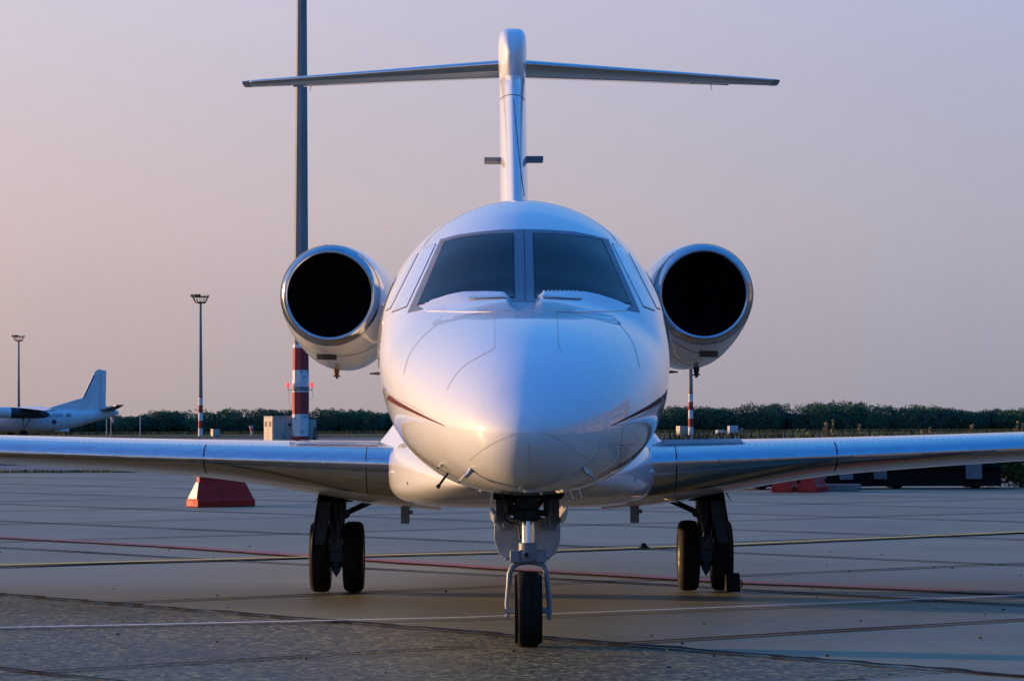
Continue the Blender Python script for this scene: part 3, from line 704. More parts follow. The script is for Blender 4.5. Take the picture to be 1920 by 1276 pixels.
for s_ in (-1,1):                         # side doors, curved towards the fuselage
    b=MB(); rr=[]
    for y in np.linspace(-.42,.50,10):
        e_=1-abs((y-.04)/.46)**6*.35
        P=[(.185,.935),(.205,.92),(.218,.86),(.222,.80),(.214,.735+.05*(1-e_)*3),(.196,.715+.05*(1-e_)*3)]
        Q=[(x-.012,z+.004) for x,z in P[::-1]]
        rr.append([(s_*x,y,z) for x,z in P+Q])
    dd=b.loft(rr).build('nose_gear_door',M['paint'],JET,smooth=35)
    b=MB(); b.bb(s_*.10,s_*.185,.16,.20,.70,.90); b.bb(s_*.125,s_*.145,.12,.16,.68,.86); b.build('door_hinge_arm',M['mid'],JET,bevel=.004)
    b=MB(); b.tube([(s_*.19,-.1,.92),(s_*.12,0,.86)],[.028,.02],10); b.build('door_link',M['dark'],JET)
poly=[(-.195,.735),(.195,.735),(.195,.60),(.168,.52),(.135,.495),(-.135,.495),(-.168,.52),(-.195,.60)]
b=MB().prism(poly,lambda x,z:(x,.34+.15*(.74-z),z),lambda x,z:(x,.355+.15*(.74-z),z)); rd=b.build('rear_gear_door',M['lightgrey'],JET,bevel=.004)
b=MB(); 
for s_ in (-1,1): b.prism([(s_*.05,.73),(s_*.18,.73),(s_*.18,.70),(s_*.16,.66),(s_*.09,.66)],lambda x,z:(x,.325+.15*(.74-z),z),lambda x,z:(x,.339+.15*(.74-z),z))
b.bb(-.13,-.09,.33,.36,.485,.50); b.bb(.09,.13,.33,.36,.485,.50); b.build('door_stiffener',M['mid'],rd,bevel=.003)
# --- main gear ---------------------------------------------------------------
for s_,cx in ((-1,-1.405),(1,1.43)):
    for k in (-1,1):
        w_=wheel('main_wheel',JET,(cx+k*.128,6.05+0*k,.272),.272,.158)
    b=MB()
    b.cyl((cx,5.92,.20),(cx,5.95,.80),.058,n=24); b.cyl((cx,5.93,.60),(cx,5.95,.74),.078,n=24)
    b.bb(cx-.055,cx+.055,5.85,6.05,.24,.44); b.cyl((cx-.11,6.05,.272),(cx+.11,6.05,.272),.05); b.bb(cx-.05,cx+.045,5.80,5.86,.33,.40)
    b.prism([(-.05,.24),(.05,.24),(.03,.17),(.0,.12),(-.03,.17)],lambda x,z:(cx+x,5.9,z),lambda x,z:(cx+x,5.95,z))
    b.cyl((cx-.02*s_,5.84,.42),(cx-.02*s_,5.84,.55),.022); b.cyl((cx-s_*.055,5.86,.36),(cx-s_*.06,5.90,.60),.009)
    b.tube([(cx-.03,5.82,.70),(cx-.045,5.80,.58),(cx-.02,5.80,.46),(cx-.04,5.79,.36)],.008,8); b.tube([(cx+.035,5.83,.72),(cx+.05,5.81,.55),(cx+.03,5.80,.43),(cx+.055,5.80,.33)],.007,8)
    for zz in (.50,.56,.64,.70): b.cyl((cx,5.94,zz),(cx,5.94,zz+.018),.072,n=24)
    for k in (-1,1):
        b.cyl((cx+k*.05,6.05,.272),(cx+k*.105,6.05,.272),.15,n=28); b.bb(cx+k*.05-.02,cx+k*.05+.02,5.83,5.90,.36,.42)
    b.build('main_leg',M['dark'],JET,bevel=.006)
    MB().cyl((cx-.0,5.83,.385),(cx+.055*1,5.83,.395),.030,n=16).build('brake_cylinder',M['rim'],JET)
    b=MB(); x0=cx+s_*.02; x1=cx+s_*.135                 # leg fairing door outboard
    b.prism([(x0,.80),(x1-s_*.02,.80),(x1+s_*.03,.44),(x1+s_*.035,.28),(x1+s_*.01,.28),(x0+s_*.05,.42)],lambda x,z:(x,5.80,z),lambda x,z:(x,5.815,z))
    b.prism([(x1-s_*.025,.80),(x1-s_*.01,.80),(x1+s_*.045,.44),(x1+s_*.052,.27),(x1+s_*.04,.27),(x1+s_*.03,.44)],lambda x,z:(x,5.78,z),lambda x,z:(x,6.20,z))
    b.build('main_gear_door',M['dark'],JET,bevel=.004)
    b=MB(); a=Vector((cx-s_*.075,5.93,.60)); c=Vector((cx-s_*.32,5.93,.71))
    for dz in (0,.022): b.cyl(a+Vector((0,0,dz)),c+Vector((0,0,dz*1.2)),.011,n=10)
    b.cyl(a-Vector((0,.03,0)),a+Vector((0,.03,0)),.03); b.build('side_brace',M['dark'],JET)
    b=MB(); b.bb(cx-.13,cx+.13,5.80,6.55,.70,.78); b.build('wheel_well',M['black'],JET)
# wheel chock at the outer right wheel
CH=empty('wheel_chock',(1.615,5.72,0),label='black wheel chock against the outer right main wheel',category='chock')
MB().prism([(-.10,0),(.10,0),(.085,.03),(.03,.14),(-.03,.14),(-.085,.03)],lambda y,z:(-.055,y,z+.012),lambda y,z:(.055,y,z+.012)).build('chock_block',M['tyre'],CH,bevel=.008)
MB().tube([(.055,0,.10),(.075,.0,.085),(.075,0,.05),(.055,0,.04)],.006,8).build('chock_handle',M['dark'],CH)

# ================================================================== objects around
# --- red plastic barrier --------------------------------------------------------
RED=simple('red_barrier_plastic',(.40,.020,.012),.55,var=.25,sc=5,spec=.2); RFX=simple('pale_yellow_reflector',(.93,.90,.66),.35,var=.03)
def barrier(loc,rz,label,group,refl=True):
    e=empty('red_barrier',loc,rz,label=label,category='barrier',group=group)
    Lh,H=.52,.48
    sec=[(-.20,0),(-.20,.10),(-.165,.13),(-.05,.40),(-.05,H),(.05,H),(.05,.40),(.165,.13),(.20,.10),(.20,0)]
    def endz(z): return Lh-.11*max(0,min(1,(z-.10)/.32))*1.0
    b=MB(); rings=[]
    for s_ in (-1,1): rings.append([(s_*endz(z),y,z) for y,z in sec])
    b.loft(rings); ob=b.build('barrier_body',RED,e,smooth=0,bevel=.008)
    cut=MB(); 
    for x in (-.10,):
        cut.box((.0,0,.02),(.26,.6,.07))
    MB_=MB(); MB_.box((-.52,0,.035),(.1,.05,.09))
    for q,nm in ((cut,'slot_cutter'),(MB_,'slot_cutter')):
        c=q.build(nm,RED,None,smooth=0); m=ob.modifiers.new('cut','BOOLEAN'); m.object=c; m.operation='DIFFERENCE'; m.solver='EXACT'
        dg=bpy.context.evaluated_depsgraph_get(); me=bpy.data.meshes.new_from_object(ob.evaluated_get(dg)); ob.modifiers.clear(); ob.data=me
        bpy.data.objects.remove(c)
    for s_ in ((-1,1) if refl else ()):
        P=[(-.15,.13),(.15,.13),(.045,.39),(-.045,.39)]
        MB().prism([p for p in P],lambda y,z:(s_*(endz(z)+.001),y,z),lambda y,z:(s_*(endz(z)+.008),y,z)).build('reflector_panel',RFX,e,smooth=0)
    return e
p=atG(413,949); barrier((p.x,p.y+.1,0),R(33),'red plastic barrier with glowing yellow end panel below the left wing','red plastic barriers on the apron')
p=atG(1476,922); barrier((p.x,p.y+.3,0),R(76),'dark red barrier half hidden under the right wing, left of the pair','red plastic barriers on the apron',False)
p=atG(1527,922); barrier((p.x,p.y+.35,0),R(72),'dark red barrier at right of the pair beside the dark trailer','red plastic barriers on the apron',False)

# --- low dark trailers, concrete block and plants at the right --------------------
def trailer(loc,rz,label,ln,panels,side=1):
    e=empty('equipment_trailer',loc,rz,label=label,category='trailer',group='dark low trailers parked at the apron edge')
    b=MB(); b.bb(-ln/2,ln/2,-.7,.7,.40,.47); b.bb(-ln/2,ln/2,-.62,-.56,.30,.40); b.bb(-ln/2,ln/2,.56,.62,.30,.40); b.build('deck',M['night'],e,bevel=.01)
    b=MB()
    for x in np.linspace(-ln/2+.04,ln/2-.04,6): b.bb(x-.03,x+.03,-.70,-.64,.47,.86); b.bb(x-.03,x+.03,.64,.70,.47,.86)
    b.bb(-ln/2,ln/2,-.705,-.635,.84,.89); b.bb(-ln/2,ln/2,.635,.705,.84,.89); b.build('rail_frame',M['night'],e)
    b=MB(); b.bb(-ln/2+.05,ln/2-.05,.50,.60,.47,.85); b.bb(-ln/2+.1,ln/2-.1,-.2,.3,.47,.80); b.build('load_boxes',M['night'],e,bevel=.02)
    for x,w_,z0,z1 in panels: MB().bb(x-w_/2,x+w_/2,-.74,-.71,z0,z1).build('side_panel',simple('trailer_panel',(.10,.12,.14),.5),e,bevel=.005)
    for x in (-ln/2+.5,ln/2-.5):
        for y in (-.56,.62):
            t=MB().lathe([(.10,-.06),(.17,-.06),(.185,-.04),(.185,.04),(.17,.06),(.10,.06)],(x,y,.185),(0,1,0),28).build('wheel',M['tyre'],e)
            MB().lathe([(0,-.05),(.10,-.055),(.10,.055),(0,.05)],(x,y,.185),(0,1,0),20).build('rim',M['dark'],t)
    b=MB(); b.bb(-ln/2,ln/2,-.66,.55,.05,.30); b.build('chassis_skirt',M['night'],e)
    MB().cyl((side*ln/2,0,.30),(side*(ln/2+.7),0,.12),.03).build('drawbar',M['dark'],e); return e
trailer((5.95,44.7,0),R(1),'dark low trailer with two grey panels behind the red barriers',2.7,[(.83,.27,.19,.43),(.28,.30,.20,.42)],-1)
trailer((8.62,44.9,0),R(-1),'black low trailer with one pale panel beside the bush',2.56,[(-1.12,.27,.19,.43),(.74,.32,.19,.62)],-1)
cb=MB(); cb.bb(-.33,.33,-.15,.15,0,.13); cb=cb.build('concrete_block',simple('weathered_concrete',(.16,.15,.145),.8,bump=.4),None,smooth=0,bevel=.01)
pp=atG(1583,920); cb.location=(pp.x,pp.y+.2,0); tag(cb,'low grey concrete block in front of the dark trailer','block')

def leafmat(name,a,b_,tr=.15):
    m=MT(name); at=m.N.new('ShaderNodeAttribute'); at.attribute_name='tone'
    m.set(Base_Color=m.ramp(at.outputs['Fac'],[(0,a),(1,b_)]),Roughness=.75); m.b.inputs['Specular IOR Level'].default_value=.15
    return m.m
def quads(name,C,size,tone,mat,parent=None,up=0.0,aspect=1.0,**tg):        # many small randomly turned leaf faces
    n=len(C); a=RNG.normal(size=(n,3)); a[:,2]*=(1-up) ; a/=np.linalg.norm(a,axis=1)[:,None]
    t=RNG.normal(size=(n,3)); b=np.cross(a,t); b/=np.linalg.norm(b,axis=1)[:,None]
    sz=size[:,None]; a=a*sz; b=b*sz*aspect
    V=np.stack([C-a,C-b*.6,C+a,C+b*.6],1).reshape(-1,3)
    me=bpy.data.meshes.new(name); me.vertices.add(4*n); me.vertices.foreach_set('co',V.ravel())
    me.loops.add(4*n); me.loops.foreach_set('vertex_index',np.arange(4*n,dtype=np.int32)); me.polygons.add(n)
    me.polygons.foreach_set('loop_start',np.arange(0,4*n,4,dtype=np.int32)); me.update(calc_edges=True); me.validate()
    at=me.attributes.new('tone','FLOAT','FACE'); at.data.foreach_set('value',np.clip(tone,0,1).astype(np.float32))
    ob=bpy.data.objects.new(name,me); COL.objects.link(ob); me.materials.append(mat)
    if parent is not None: ob.parent=parent
    for k,v in tg.items(): ob[k]=v
    return ob
LEAF=leafmat('woodland_leaves',(.034,.078,.052),(.085,.165,.085)); LEAF2=leafmat('bush_leaves',(.03,.055,.012),(.10,.15,.03)); LEAF3=leafmat('meadow_leaves',(.016,.032,.014),(.045,.062,.026)); STRAW=leafmat('dry_grass_stalks',(.10,.09,.035),(.34,.25,.12))
def wood(name,xr,Y0,dirx,hfun,n,leaf,per,label):
    C=[];Sz=[];T=[]
    for i in range(n):
        x=random.uniform(*xr); row=random.random(); h=hfun(x)*random.uniform(.94,1.02)*(.98+.04*row); rx=random.uniform(1.8,3.6); rz=h*random.uniform(.42,.6); y=Y0+row*14
        cz=h-rz; u=RNG.normal(size=(per,3)); u/=np.linalg.norm(u,axis=1)[:,None]; rr=RNG.uniform(.55,1.05,per)**.6
        lump=1+.15*np.sin(u[:,0]*7+i)*np.cos(u[:,2]*6+i*2)
        P=u*rr[:,None]*lump[:,None]*np.array([rx,rx,rz])+np.array([x,y,cz]); P[:,2]=np.maximum(P[:,2],.1)
        C.append(P); Sz.append(RNG.uniform(.5,1.25,per)*leaf); T.append(np.clip(random.uniform(.1,.7)+RNG.normal(0,.22,per)+.12*u[:,2],0,1))
    C=np.concatenate(C);Sz=np.concatenate(Sz);T=np.concatenate(T)
    if dirx is not None: C=C@np.array(dirx.transposed())
    return quads(name,C,Sz,T,LEAF,kind='stuff',label=label)
def hN(x):
    h=4.55+.25*math.sin(x*.11)+.22*math.sin(x*.37+1)+.15*math.sin(x*.9)
    h+=.9*math.exp(-((x-66)/16)**2)+.5*math.exp(-((x-42)/12)**2)+.35*math.exp(-((x-50)/2)**2)
    if x<-68: h-=.7
    if -94<x<-84: h+=.9
    if x>92: h-=.25
    return h
random.seed(3)
wood('distant_wood',(-190,200),600,None,hN,560,.17,1400,'dark green wood along the horizon behind the airfield')
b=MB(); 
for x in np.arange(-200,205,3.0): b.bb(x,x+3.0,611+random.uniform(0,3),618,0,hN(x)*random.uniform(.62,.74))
b.build('wood_backing',simple('backing_wall_green',(.03,.052,.038),.95),None,smooth=0,kind='stuff',label='dark green backing wall added inside the distant wood to block the sky')  # dark backing added among the crowns so no sky shows through
# woods behind the camera and at both sides, mirrored in the polished skin
random.seed(5)
wood('wood_behind_camera',(-260,260),330,Matrix.Rotation(R(180),3,'Z'),lambda x:9+2*math.sin(x*.05)+math.sin(x*.2),150,1.1,260,'dark wood far behind the camera mirrored in the nose')
wood('wood_west',(-260,260),330,Matrix.Rotation(R(100),3,'Z'),lambda x:6+1*math.sin(x*.05)+math.sin(x*.2),130,1.1,240,'low wood to the left of the apron mirrored in the skin')
HG=empty('hangar',(27,4,0),label='long grey hangar mirrored in the right flank of the jet',category='hangar')
cor=MT('hangar_cladding'); wv=cor.N.new('ShaderNodeTexWave'); wv.inputs['Scale'].default_value=3; wv.bands_direction='Y'; cor.L.new(cor.pos(),wv.inputs[0])
cor.set(Base_Color=cor.ramp(wv.outputs['Fac'],[(0,(.04,.05,.085)),(1,(.065,.075,.12))]),Roughness=.6); cor=cor.m
MB().bb(0,22,-38,38,0,9.0).build('wall',cor,HG,smooth=0)
MB().prism([(-.6,9.0),(22.6,9.0),(22.6,9.6),(11,12.0),(-.6,9.6)],lambda x,z:(x,-38.6,z),lambda x,z:(x,38.6,z)).build('roof',simple('hangar_roof',(.12,.12,.13),.6),HG,smooth=0)
for i in range(5):
    d=MB().bb(-.12,-.02,-35+i*14.4,-35+i*14.4+12,0,6.8).build('sliding_door',simple('hangar_door',(.11,.11,.13),.5),HG,smooth=0)
    MB().bb(-.16,-.121,-34+i*14.4,-35+i*14.4+11,4.6,5.8).build('door_window',M['seal'],d,smooth=0)

# --- grasses -----------------------------------------------------------------------
def blades(name,cx,cy,rx,ry,n,h,mat,label,kind='stuff',tone=.5,parent=None,w_=.012):
    x=cx+RNG.uniform(-rx,rx,n); y=cy+RNG.uniform(-ry,ry,n); hh=RNG.uniform(.45,1.0,n)*h; lx=RNG.normal(0,.16,n)*hh; ly=RNG.normal(0,.16,n)*hh
    th=RNG.uniform(0,3.14,n); wx=np.cos(th)*w_; wy=np.sin(th)*w_; z0=np.zeros(n)
    V=np.stack([np.stack([x-wx,y-wy,z0],1),np.stack([x+wx,y+wy,z0],1),np.stack([x+wx*.7+lx*.5,y+wy*.7+ly*.5,hh*.6],1),np.stack([x+lx,y+ly,hh],1)],1).reshape(-1,3)
    me=bpy.data.meshes.new(name); me.vertices.add(4*n); me.vertices.foreach_set('co',V.ravel()); me.loops.add(4*n); me.loops.foreach_set('vertex_index',np.arange(4*n,dtype=np.int32)); me.polygons.add(n)
    me.polygons.foreach_set('loop_start',np.arange(0,4*n,4,dtype=np.int32)); me.update(calc_edges=True)
    at=me.attributes.new('tone','FLOAT','FACE'); at.data.foreach_set('value',np.clip(RNG.normal(tone,.25,n),0,1).astype(np.float32))
    ob=bpy.data.objects.new(name,me); COL.objects.link(ob); me.materials.append(mat)
    if parent is not None: ob.parent=parent
    if kind: ob['kind']=kind
    if label: ob['label']=label
    return ob
blades('verge_grass',0,71.6,60,.7,26000,.10,LEAF2,'thin green grass strip along the far edge of the apron',tone=.3)
blades('grass_tuft',-9.0,70.9,1.1,.5,5000,.14,LEAF2,'bright green grass patch past the apron edge left of the red barrier',tone=.8)
blades('roadside_grass',-18,90,7,1.2,9000,.14,LEAF2,'dark grass patch beside the taxiway below the left wing tip',tone=.2)
blades('meadow_grass',0,560,130,22,60000,.55,LEAF3,'rough olive meadow grass in front of the distant wood',tone=.35,w_=.06)
blades('roadside_weeds',13,128.5,12,3,5000,1.15,LEAF3,'green weeds rising behind the right wing',tone=.1,w_=.03)
# tall plants behind the right wing: each clump its own plant
def plant(x,y,h,n,dry,label):
    e=empty('tall_weed',(x,y,0),label=label,category='plant',group='tall weeds behind the right wing')
    b=MB(); tips=[]
    for k in range(n):
        dx,dy=random.gauss(0,.16),random.gauss(0,.16); hh=h*random.uniform(.7,1); b.tube([(dx*.3,dy*.3,0),(dx*.7,dy*.7,hh*.6),(dx,dy,hh)],[.012,.009,.004],5); tips.append((dx,dy,hh))
    b.build('stalks',simple('weed_stalk',(.16,.13,.06) if dry else (.05,.07,.025),.8),e)
    C=[];Sz=[]
    for dx,dy,hh in tips:
        m=60; t=RNG.uniform(.72 if dry else .25,1.0,m); C.append(np.stack([dx*t+RNG.normal(0,.018 if dry else .09,m),dy*t+RNG.normal(0,.018 if dry else .09,m),hh*t],1)); Sz.append(RNG.uniform(.02,.035,m) if dry else RNG.uniform(.03,.06,m))
    C=np.concatenate(C); quads('seed_heads' if dry else 'leaves',C,np.concatenate(Sz),RNG.uniform(.5,1,len(C)) if dry else RNG.uniform(.1,.8,len(C)),STRAW if dry else LEAF2,e)
for px,top,dry,lab in ((1505,793,False,'leafy green weed clump nearest the mast with the striped foot'),(1538,790,True,'pair of thin straw coloured stalks above the right wing'),(1552,785,True,'thickest pale straw plume standing above the right wing'),
                       (1568,795,True,'short straw tuft right of the thick plume'),(1622,793,True,'feathery straw clump with many heads in the middle'),(1638,797,True,'low slanting straw stalks right of the feathery clump'),
                       (1653,800,True,'single leaning straw stem over the right wing'),(1738,797,True,'sparse straw heads right of the middle of the wing'),(1798,794,True,'thin lone stalk over the outer right wing'),(1904,786,True,'upright straw stems at the right edge of the photo'),(1916,783,True,'tall straw spear farthest right in the photo')):
    Y=54 if dry else 54; p=atY(px,top,Y); plant(p.x,Y,max(p.z,.5),5 if not dry else 3,dry,lab)
# bush at the far right
BU=empty('bush',(10.62,45.3,0),label='green bush at the right edge under the wing beside the black trailer',category='bush')
C=[];
for k in range(14):
    c=np.array([random.uniform(-.75,1.1),random.uniform(-.4,.5),random.uniform(.12,.62)]); C.append(c+RNG.normal(0,.14,(700,3)))
C=np.concatenate(C); C[:,2]=np.abs(C[:,2])+.02; quads('foliage',C,RNG.uniform(.018,.04,len(C)),np.clip(.35+.5*(C[:,2])+RNG.normal(0,.2,len(C)),0,1),LEAF2,BU)
b=MB()
for k in range(7): b.tube([(random.uniform(-.2,.3),0,0),(random.uniform(-.6,.8),random.uniform(-.3,.3),.6)],[.015,.005],6)
b.build('stems',simple('bush_stem',(.05,.035,.02),.9),BU)

# --- light masts -----------------------------------------------------------------------
def bandmat(name,z0,bh,ztop,dirt=.5):      # red and white hazard bands up to ztop, bare concrete above
    m=MT(name); s_=m.N.new('ShaderNodeSeparateXYZ'); m.L.new(m.pos(),s_.inputs[0]); z=s_.outputs[2]
    k=m.math('MODULO',m.math('FLOOR',m.math('DIVIDE',m.math('ADD',z,bh*20-z0),bh)),2.0)
    n=m.noise(3.2,6,.75); n2=m.noise(1,5,.6,vec=m.map((3,3,.3)))
    wht=m.mix(m.ramp(n,[(.55,(0,0,0)),(.62,(.9,.9,.9))]),(.62,.62,.62),(.10,.10,.10)); red=m.mix(m.ramp(n,[(.5,(0,0,0)),(.9,(1,1,1))]),(.36,.035,.03),(.16,.02,.02))
    bands=m.mix(k,wht,red); conc=m.ramp(n2,[(.3,(.17,.165,.155)),(.7,(.27,.26,.245))])
    m.set(Base_Color=m.mix(m.math('GREATER_THAN',z,ztop),bands,conc),Roughness=.75); return m.m
# near mast: octagonal concrete column
p=atY(562,760,131.8); nx=p.x; MY=131.8
MA=empty('floodlight_mast',(nx,MY,0),label='tall thick floodlight mast with red and white foot crossing the top of the photo',category='mast')
bm_=bandmat('mast_bands',.82-.0,1.05,5.2)
def oct_ring(cx,z,r): return [(cx+r*math.cos(R(45*k+2)),r*math.sin(R(45*k+2)),z) for k in range(8)]
cxs=lambda z:.0+ .0045*z
rings=[]
for z in list(np.arange(0,4.2,1.05))+[4.2,6,8.4,10.6,13,16,18.2,20.5,24,28]:
    rings.append(oct_ring(cxs(z)+.03,z,(.415-.0079*z) if z>3.2 else .40))
MB().loft(rings).build('mast_column',bm_,MA,smooth=0)
b=MB()
for z in (8.6,13.5,17.6,20.9): rings=[oct_ring(cxs(z)+.03,z+d,(.415-.0079*z)+.006) for d in (-.012,.012)]; b.loft(rings)
b.build('mast_joint',M['line'],MA,smooth=0)
b=MB(); z=3.02; b.loft([oct_ring(.04,z+d,.415) for d in (-.02,.16)]); 
b.tube([(-.55,-.1,z),(-.3,-.35,z),(.35,-.35,z),(.60,-.1,z)],.018,8); b.tube([(-.55,-.1,z),(-.55,-.1,z+.12)],.02,8); b.tube([(.60,-.1,z),(.60,-.1,z+.12)],.02,8)
b.tube([(-.52,-.1,z),(-.50,-.2,z-.5),(-.42,-.3,z-1.0)],.008,6); b.tube([(.60,-.1,z),(.64,-.1,z-.35),(.45,-.3,z-.5)],.008,6)
br=b.build('lamp_bracket',M['vane'],MA,smooth=0)
ob_=MT('obstruction_lamp_red'); ob_.set(Base_Color=(.6,.03,.04,1),Roughness=.2); ob_.b.inputs['Emission Color'].default_value=(1,.08,.10,1); ob_.b.inputs['Emission Strength'].default_value=.7
for x in (-.55,.60): MB().lathe([(.0,.26),(.05,.25),(.085,.19),(.085,.12),(.05,.06),(.03,0)],(x,-.1,z+.10),(0,0,1),16).build('obstruction_lamp',ob_.m,MA)
# floodlight crown (above the picture)
def crown(e,z,r,mat=None):
    b=MB(); n=12
    b.lathe([(r*.55,0),(r*.60,0),(r*.60,.18*r),(r*.55,.18*r),(r*.55,0)],(0,0,z),(0,0,1),20)
    b.tube([(r*math.cos(k*math.pi/8),r*math.sin(k*math.pi/8),z+r*.80) for k in range(17)],.055*r,6)
    for k in range(n):
        a=2*math.pi*k/n; b.tube([(r*.57*math.cos(a),r*.57*math.sin(a),z),(r*math.cos(a),r*math.sin(a),z+r*.80),(r*1.06*math.cos(a),r*1.06*math.sin(a),z+r*1.05)],.035*r,6)
    b.build('crown_frame',M['dark'],e)
    for k,(a,l) in enumerate(((200,1),(235,1),(265,1))):
        aa=R(a); c=Vector((r*1.02*math.cos(aa),r*1.02*math.sin(aa),z+r*.92)); fl=MB().box(c,(r*.42,r*.34,r*.30),Matrix.Rotation(aa,3,'Z')); fl.build('floodlight',M['dark'],e,bevel=.02)
crown(MA,28,1.6)
MB().lathe([(.0,28.1),(.7,28.1),(.7,27.9),(.0,27.9)],(0,0,0),(0,0,1),16).build('crown_platform',M['dark'],MA)
# boxes standing at the foot of the near mast
CAB=simple('beige_cabinet_paint',(.36,.34,.30),.5,var=.12); 
def cabinet(name,loc,rz,w_,d_,h_,label,doors=2,group=None):
    e=empty(name,loc,rz,label=label,category='cabinet',group=group)
    b=MB().bb(-w_/2,w_/2,-d_/2,d_/2,.06,h_-.05); bo=b.build('cabinet_body',CAB,e,bevel=.01)
    MB().bb(-w_/2-.02,w_/2+.02,-d_/2-.02,d_/2+.02,h_-.05,h_).build('cabinet_roof',CAB,e,bevel=.01)
    MB().bb(-w_/2+.02,w_/2-.02,-d_/2+.02,d_/2-.02,0,.06).build('plinth',M['vane'],e)
    for k in range(doors):
        x0=-w_/2+w_*k/doors+.02; x1=x0+w_/doors-.04
        d=MB().bb(x0,x1,-d_/2-.02,-d_/2-.002,.12,h_-.1).build('door',CAB,e,bevel=.004); MB().bb(x1-.1,x1-.07,-d_/2-.045,-d_/2-.02,h_*.42,h_*.5).build('handle',M['dark'],d)
        y0=-d_/2+d_*k/doors+.02; y1=y0+d_/doors-.04
        g_=MB().bb(-w_/2-.02,-w_/2-.002,y0,y1,.12,h_-.1).build('side_door',CAB,e,bevel=.004); MB().bb(-w_/2-.03,-w_/2-.02,y0+(y1-y0)*.25,y1-(y1-y0)*.25,h_*.72,h_*.86).build('vent_grille',M['brass'],g_)
    return e
cb_=cabinet('equipment_cabinet',(nx-.95,132.6,0),R(20),1.25,1.5,1.78,'large beige steel cabinet with vented doors left of the thick mast')
MB().prism([(0,-.10),(.09,.02),(.05,.06),(0,.035),(-.05,.06),(-.09,.02)],lambda x,z:(.2+x,-.775,1.38+z),lambda x,z:(.2+x,-.783,1.38+z)).build('warning_mark',M['black'],cb_)
c2=cabinet('switch_box',(nx+.56,132.2,0),R(14),.32,.5,1.62,'narrow grey switch box close against the right side of the thick mast',1)
b=MB()
for k in range(4): b.tube([(.02+.07*k,-.32,.2),(.0+.07*k,-.36,.9),(.05+.05*k,-.3,1.25)],.014,6)
b.build('cable_pipes',M['dark'],c2)
# the two far masts at the left and the one right of the nose
def far_mast(X,Y,label):
    e=empty('light_mast',(X,Y,0),label=label,category='mast',group='slim floodlight masts standing on the far side of the airfield')
    m_=far_mast.mat
    MB().lathe([(.34,0),(.30,5.6),(.22,12),(.17,18.6)],(0,0,0),(0,0,1),16).build('mast_column',m_,e); crown(e,18.5,1.15)
    b=MB(); b.lathe([(.45,3.55),(.45,3.65)],(0,0,0),(0,0,1),12); b.bb(-.75,.75,-.05,.05,3.55,3.65); b.build('lamp_bracket',M['dark'],e)
    for x in (-.72,.72): MB().lathe([(0,.2),(.07,.14),(.07,.06),(.04,0)],(x,0,3.65),(0,0,1),10).build('obstruction_lamp',far_mast.lm,e)
    return e
far_mast.mat=bandmat('far_mast_bands',0,1.08,5.6); far_mast.lm=simple('unlit_lamp_red',(.25,.03,.03),.4)
p=atY(376,700,420); far_mast(p.x,420,'slim light mast second from the left beside the small pale box')
p=atY(35,700,610); far_mast(p.x,610,'most distant light mast rising behind the parked propeller plane')
p=atY(1295,750,392); far_mast(p.x,392,'light mast right of the jet nose with its head hidden by the engine')
p=atG(398,817.5); cabinet('small_cabinet',(p.x,415,0),R(24),1.0,1.0,1.0,'small pale box on the grass beside the slim left mast',1,'small pale boxes beside the slim masts')
p=atY(1279,810,388); cabinet('small_cabinet',(p.x,388,0),R(24),1.15,1.1,1.2,'small pale box left of the striped mast right of the nose',1,'small pale boxes beside the slim masts')
# windsocks and marker poles
WS=leafmat('faded_windsock',(.5,.2,.2),(.6,.5,.5))
def windsock(X,Y,z,s_,label,hang):
    e=empty('windsock',(X,Y,0),label=label,category='windsock',group='faded windsocks hanging limp')
    MB().cyl((0,0,0),(0,0,z),.05*s_,n=8).build('pole',M['lightgrey'],e)
    pts=[(0,0,z),(.25*s_*hang,0,z-.35*s_),(.45*s_*hang,0,z-.9*s_),(.60*s_*hang,0,z-1.5*s_)]
    b=MB().tube(pts,[.30*s_,.27*s_,.22*s_,.16*s_],12); b.build('sock',simple('sock_cloth',(.50,.30,.30),.8),e)
    b=MB().tube([(.30*s_*hang,0,z-.5*s_),(.40*s_*hang,0,z-.78*s_)],[.275*s_,.255*s_],12); b.build('red_band',simple('sock_band',(.40,.04,.04),.8),e)
p=atY(470,797,400); windsock(p.x,400,p.z,.9,'pale pink windsock hanging limp left of the beige cabinet',.5)
p=atY(208,770,428); windsock(p.x,428,p.z,1.1,'red and white windsock hanging behind the tail of the propeller plane',.5)
def pole(px,top,Y,label):
    p=atY(px,top,Y); e=empty('marker_pole',(p.x,Y,0),label=label,category='pole',group='thin white poles in the grass')
    MB().cyl((0,0,0),(0,0,p.z),.06,n=8).build('shaft',M['lightgrey'],e); MB().cyl((0,0,0),(0,0,.15),.14,n=10).build('foot',M['vane'],e)
pole(200,784,440,'thin pale pole under the tail of the propeller plane'); pole(263,781,440,'thin white pole between the propeller plane and the slim mast')
# --- small equipment far right of the nose
p=atY(1357,812,360)
for px,w_,h_,lab in ((1350,.9,.7,'small white box low on the grass right of the nose'),(1374,1.1,1.2,'tilted pale cart shape farther right on the grass')):
    q=atG(px,816.5); e=empty('ground_unit',(q.x,q.y,0),R(15),label=lab,category='equipment')
    MB().bb(-w_/2,w_/2,-.4,.4,.25,h_).build('housing',M['lightgrey'],e,bevel=.05)
    for x in (-w_/3,w_/3): MB().lathe([(0,-.08),(.2,-.08),(.2,.08),(0,.08)],(x,-.42,.2),(0,1,0),14).build('wheel',M['tyre'],e)
    MB().cyl((w_/2,0,.3),(w_/2+.7,0,.9),.04).build('tow_handle',M['lightgrey'],e)

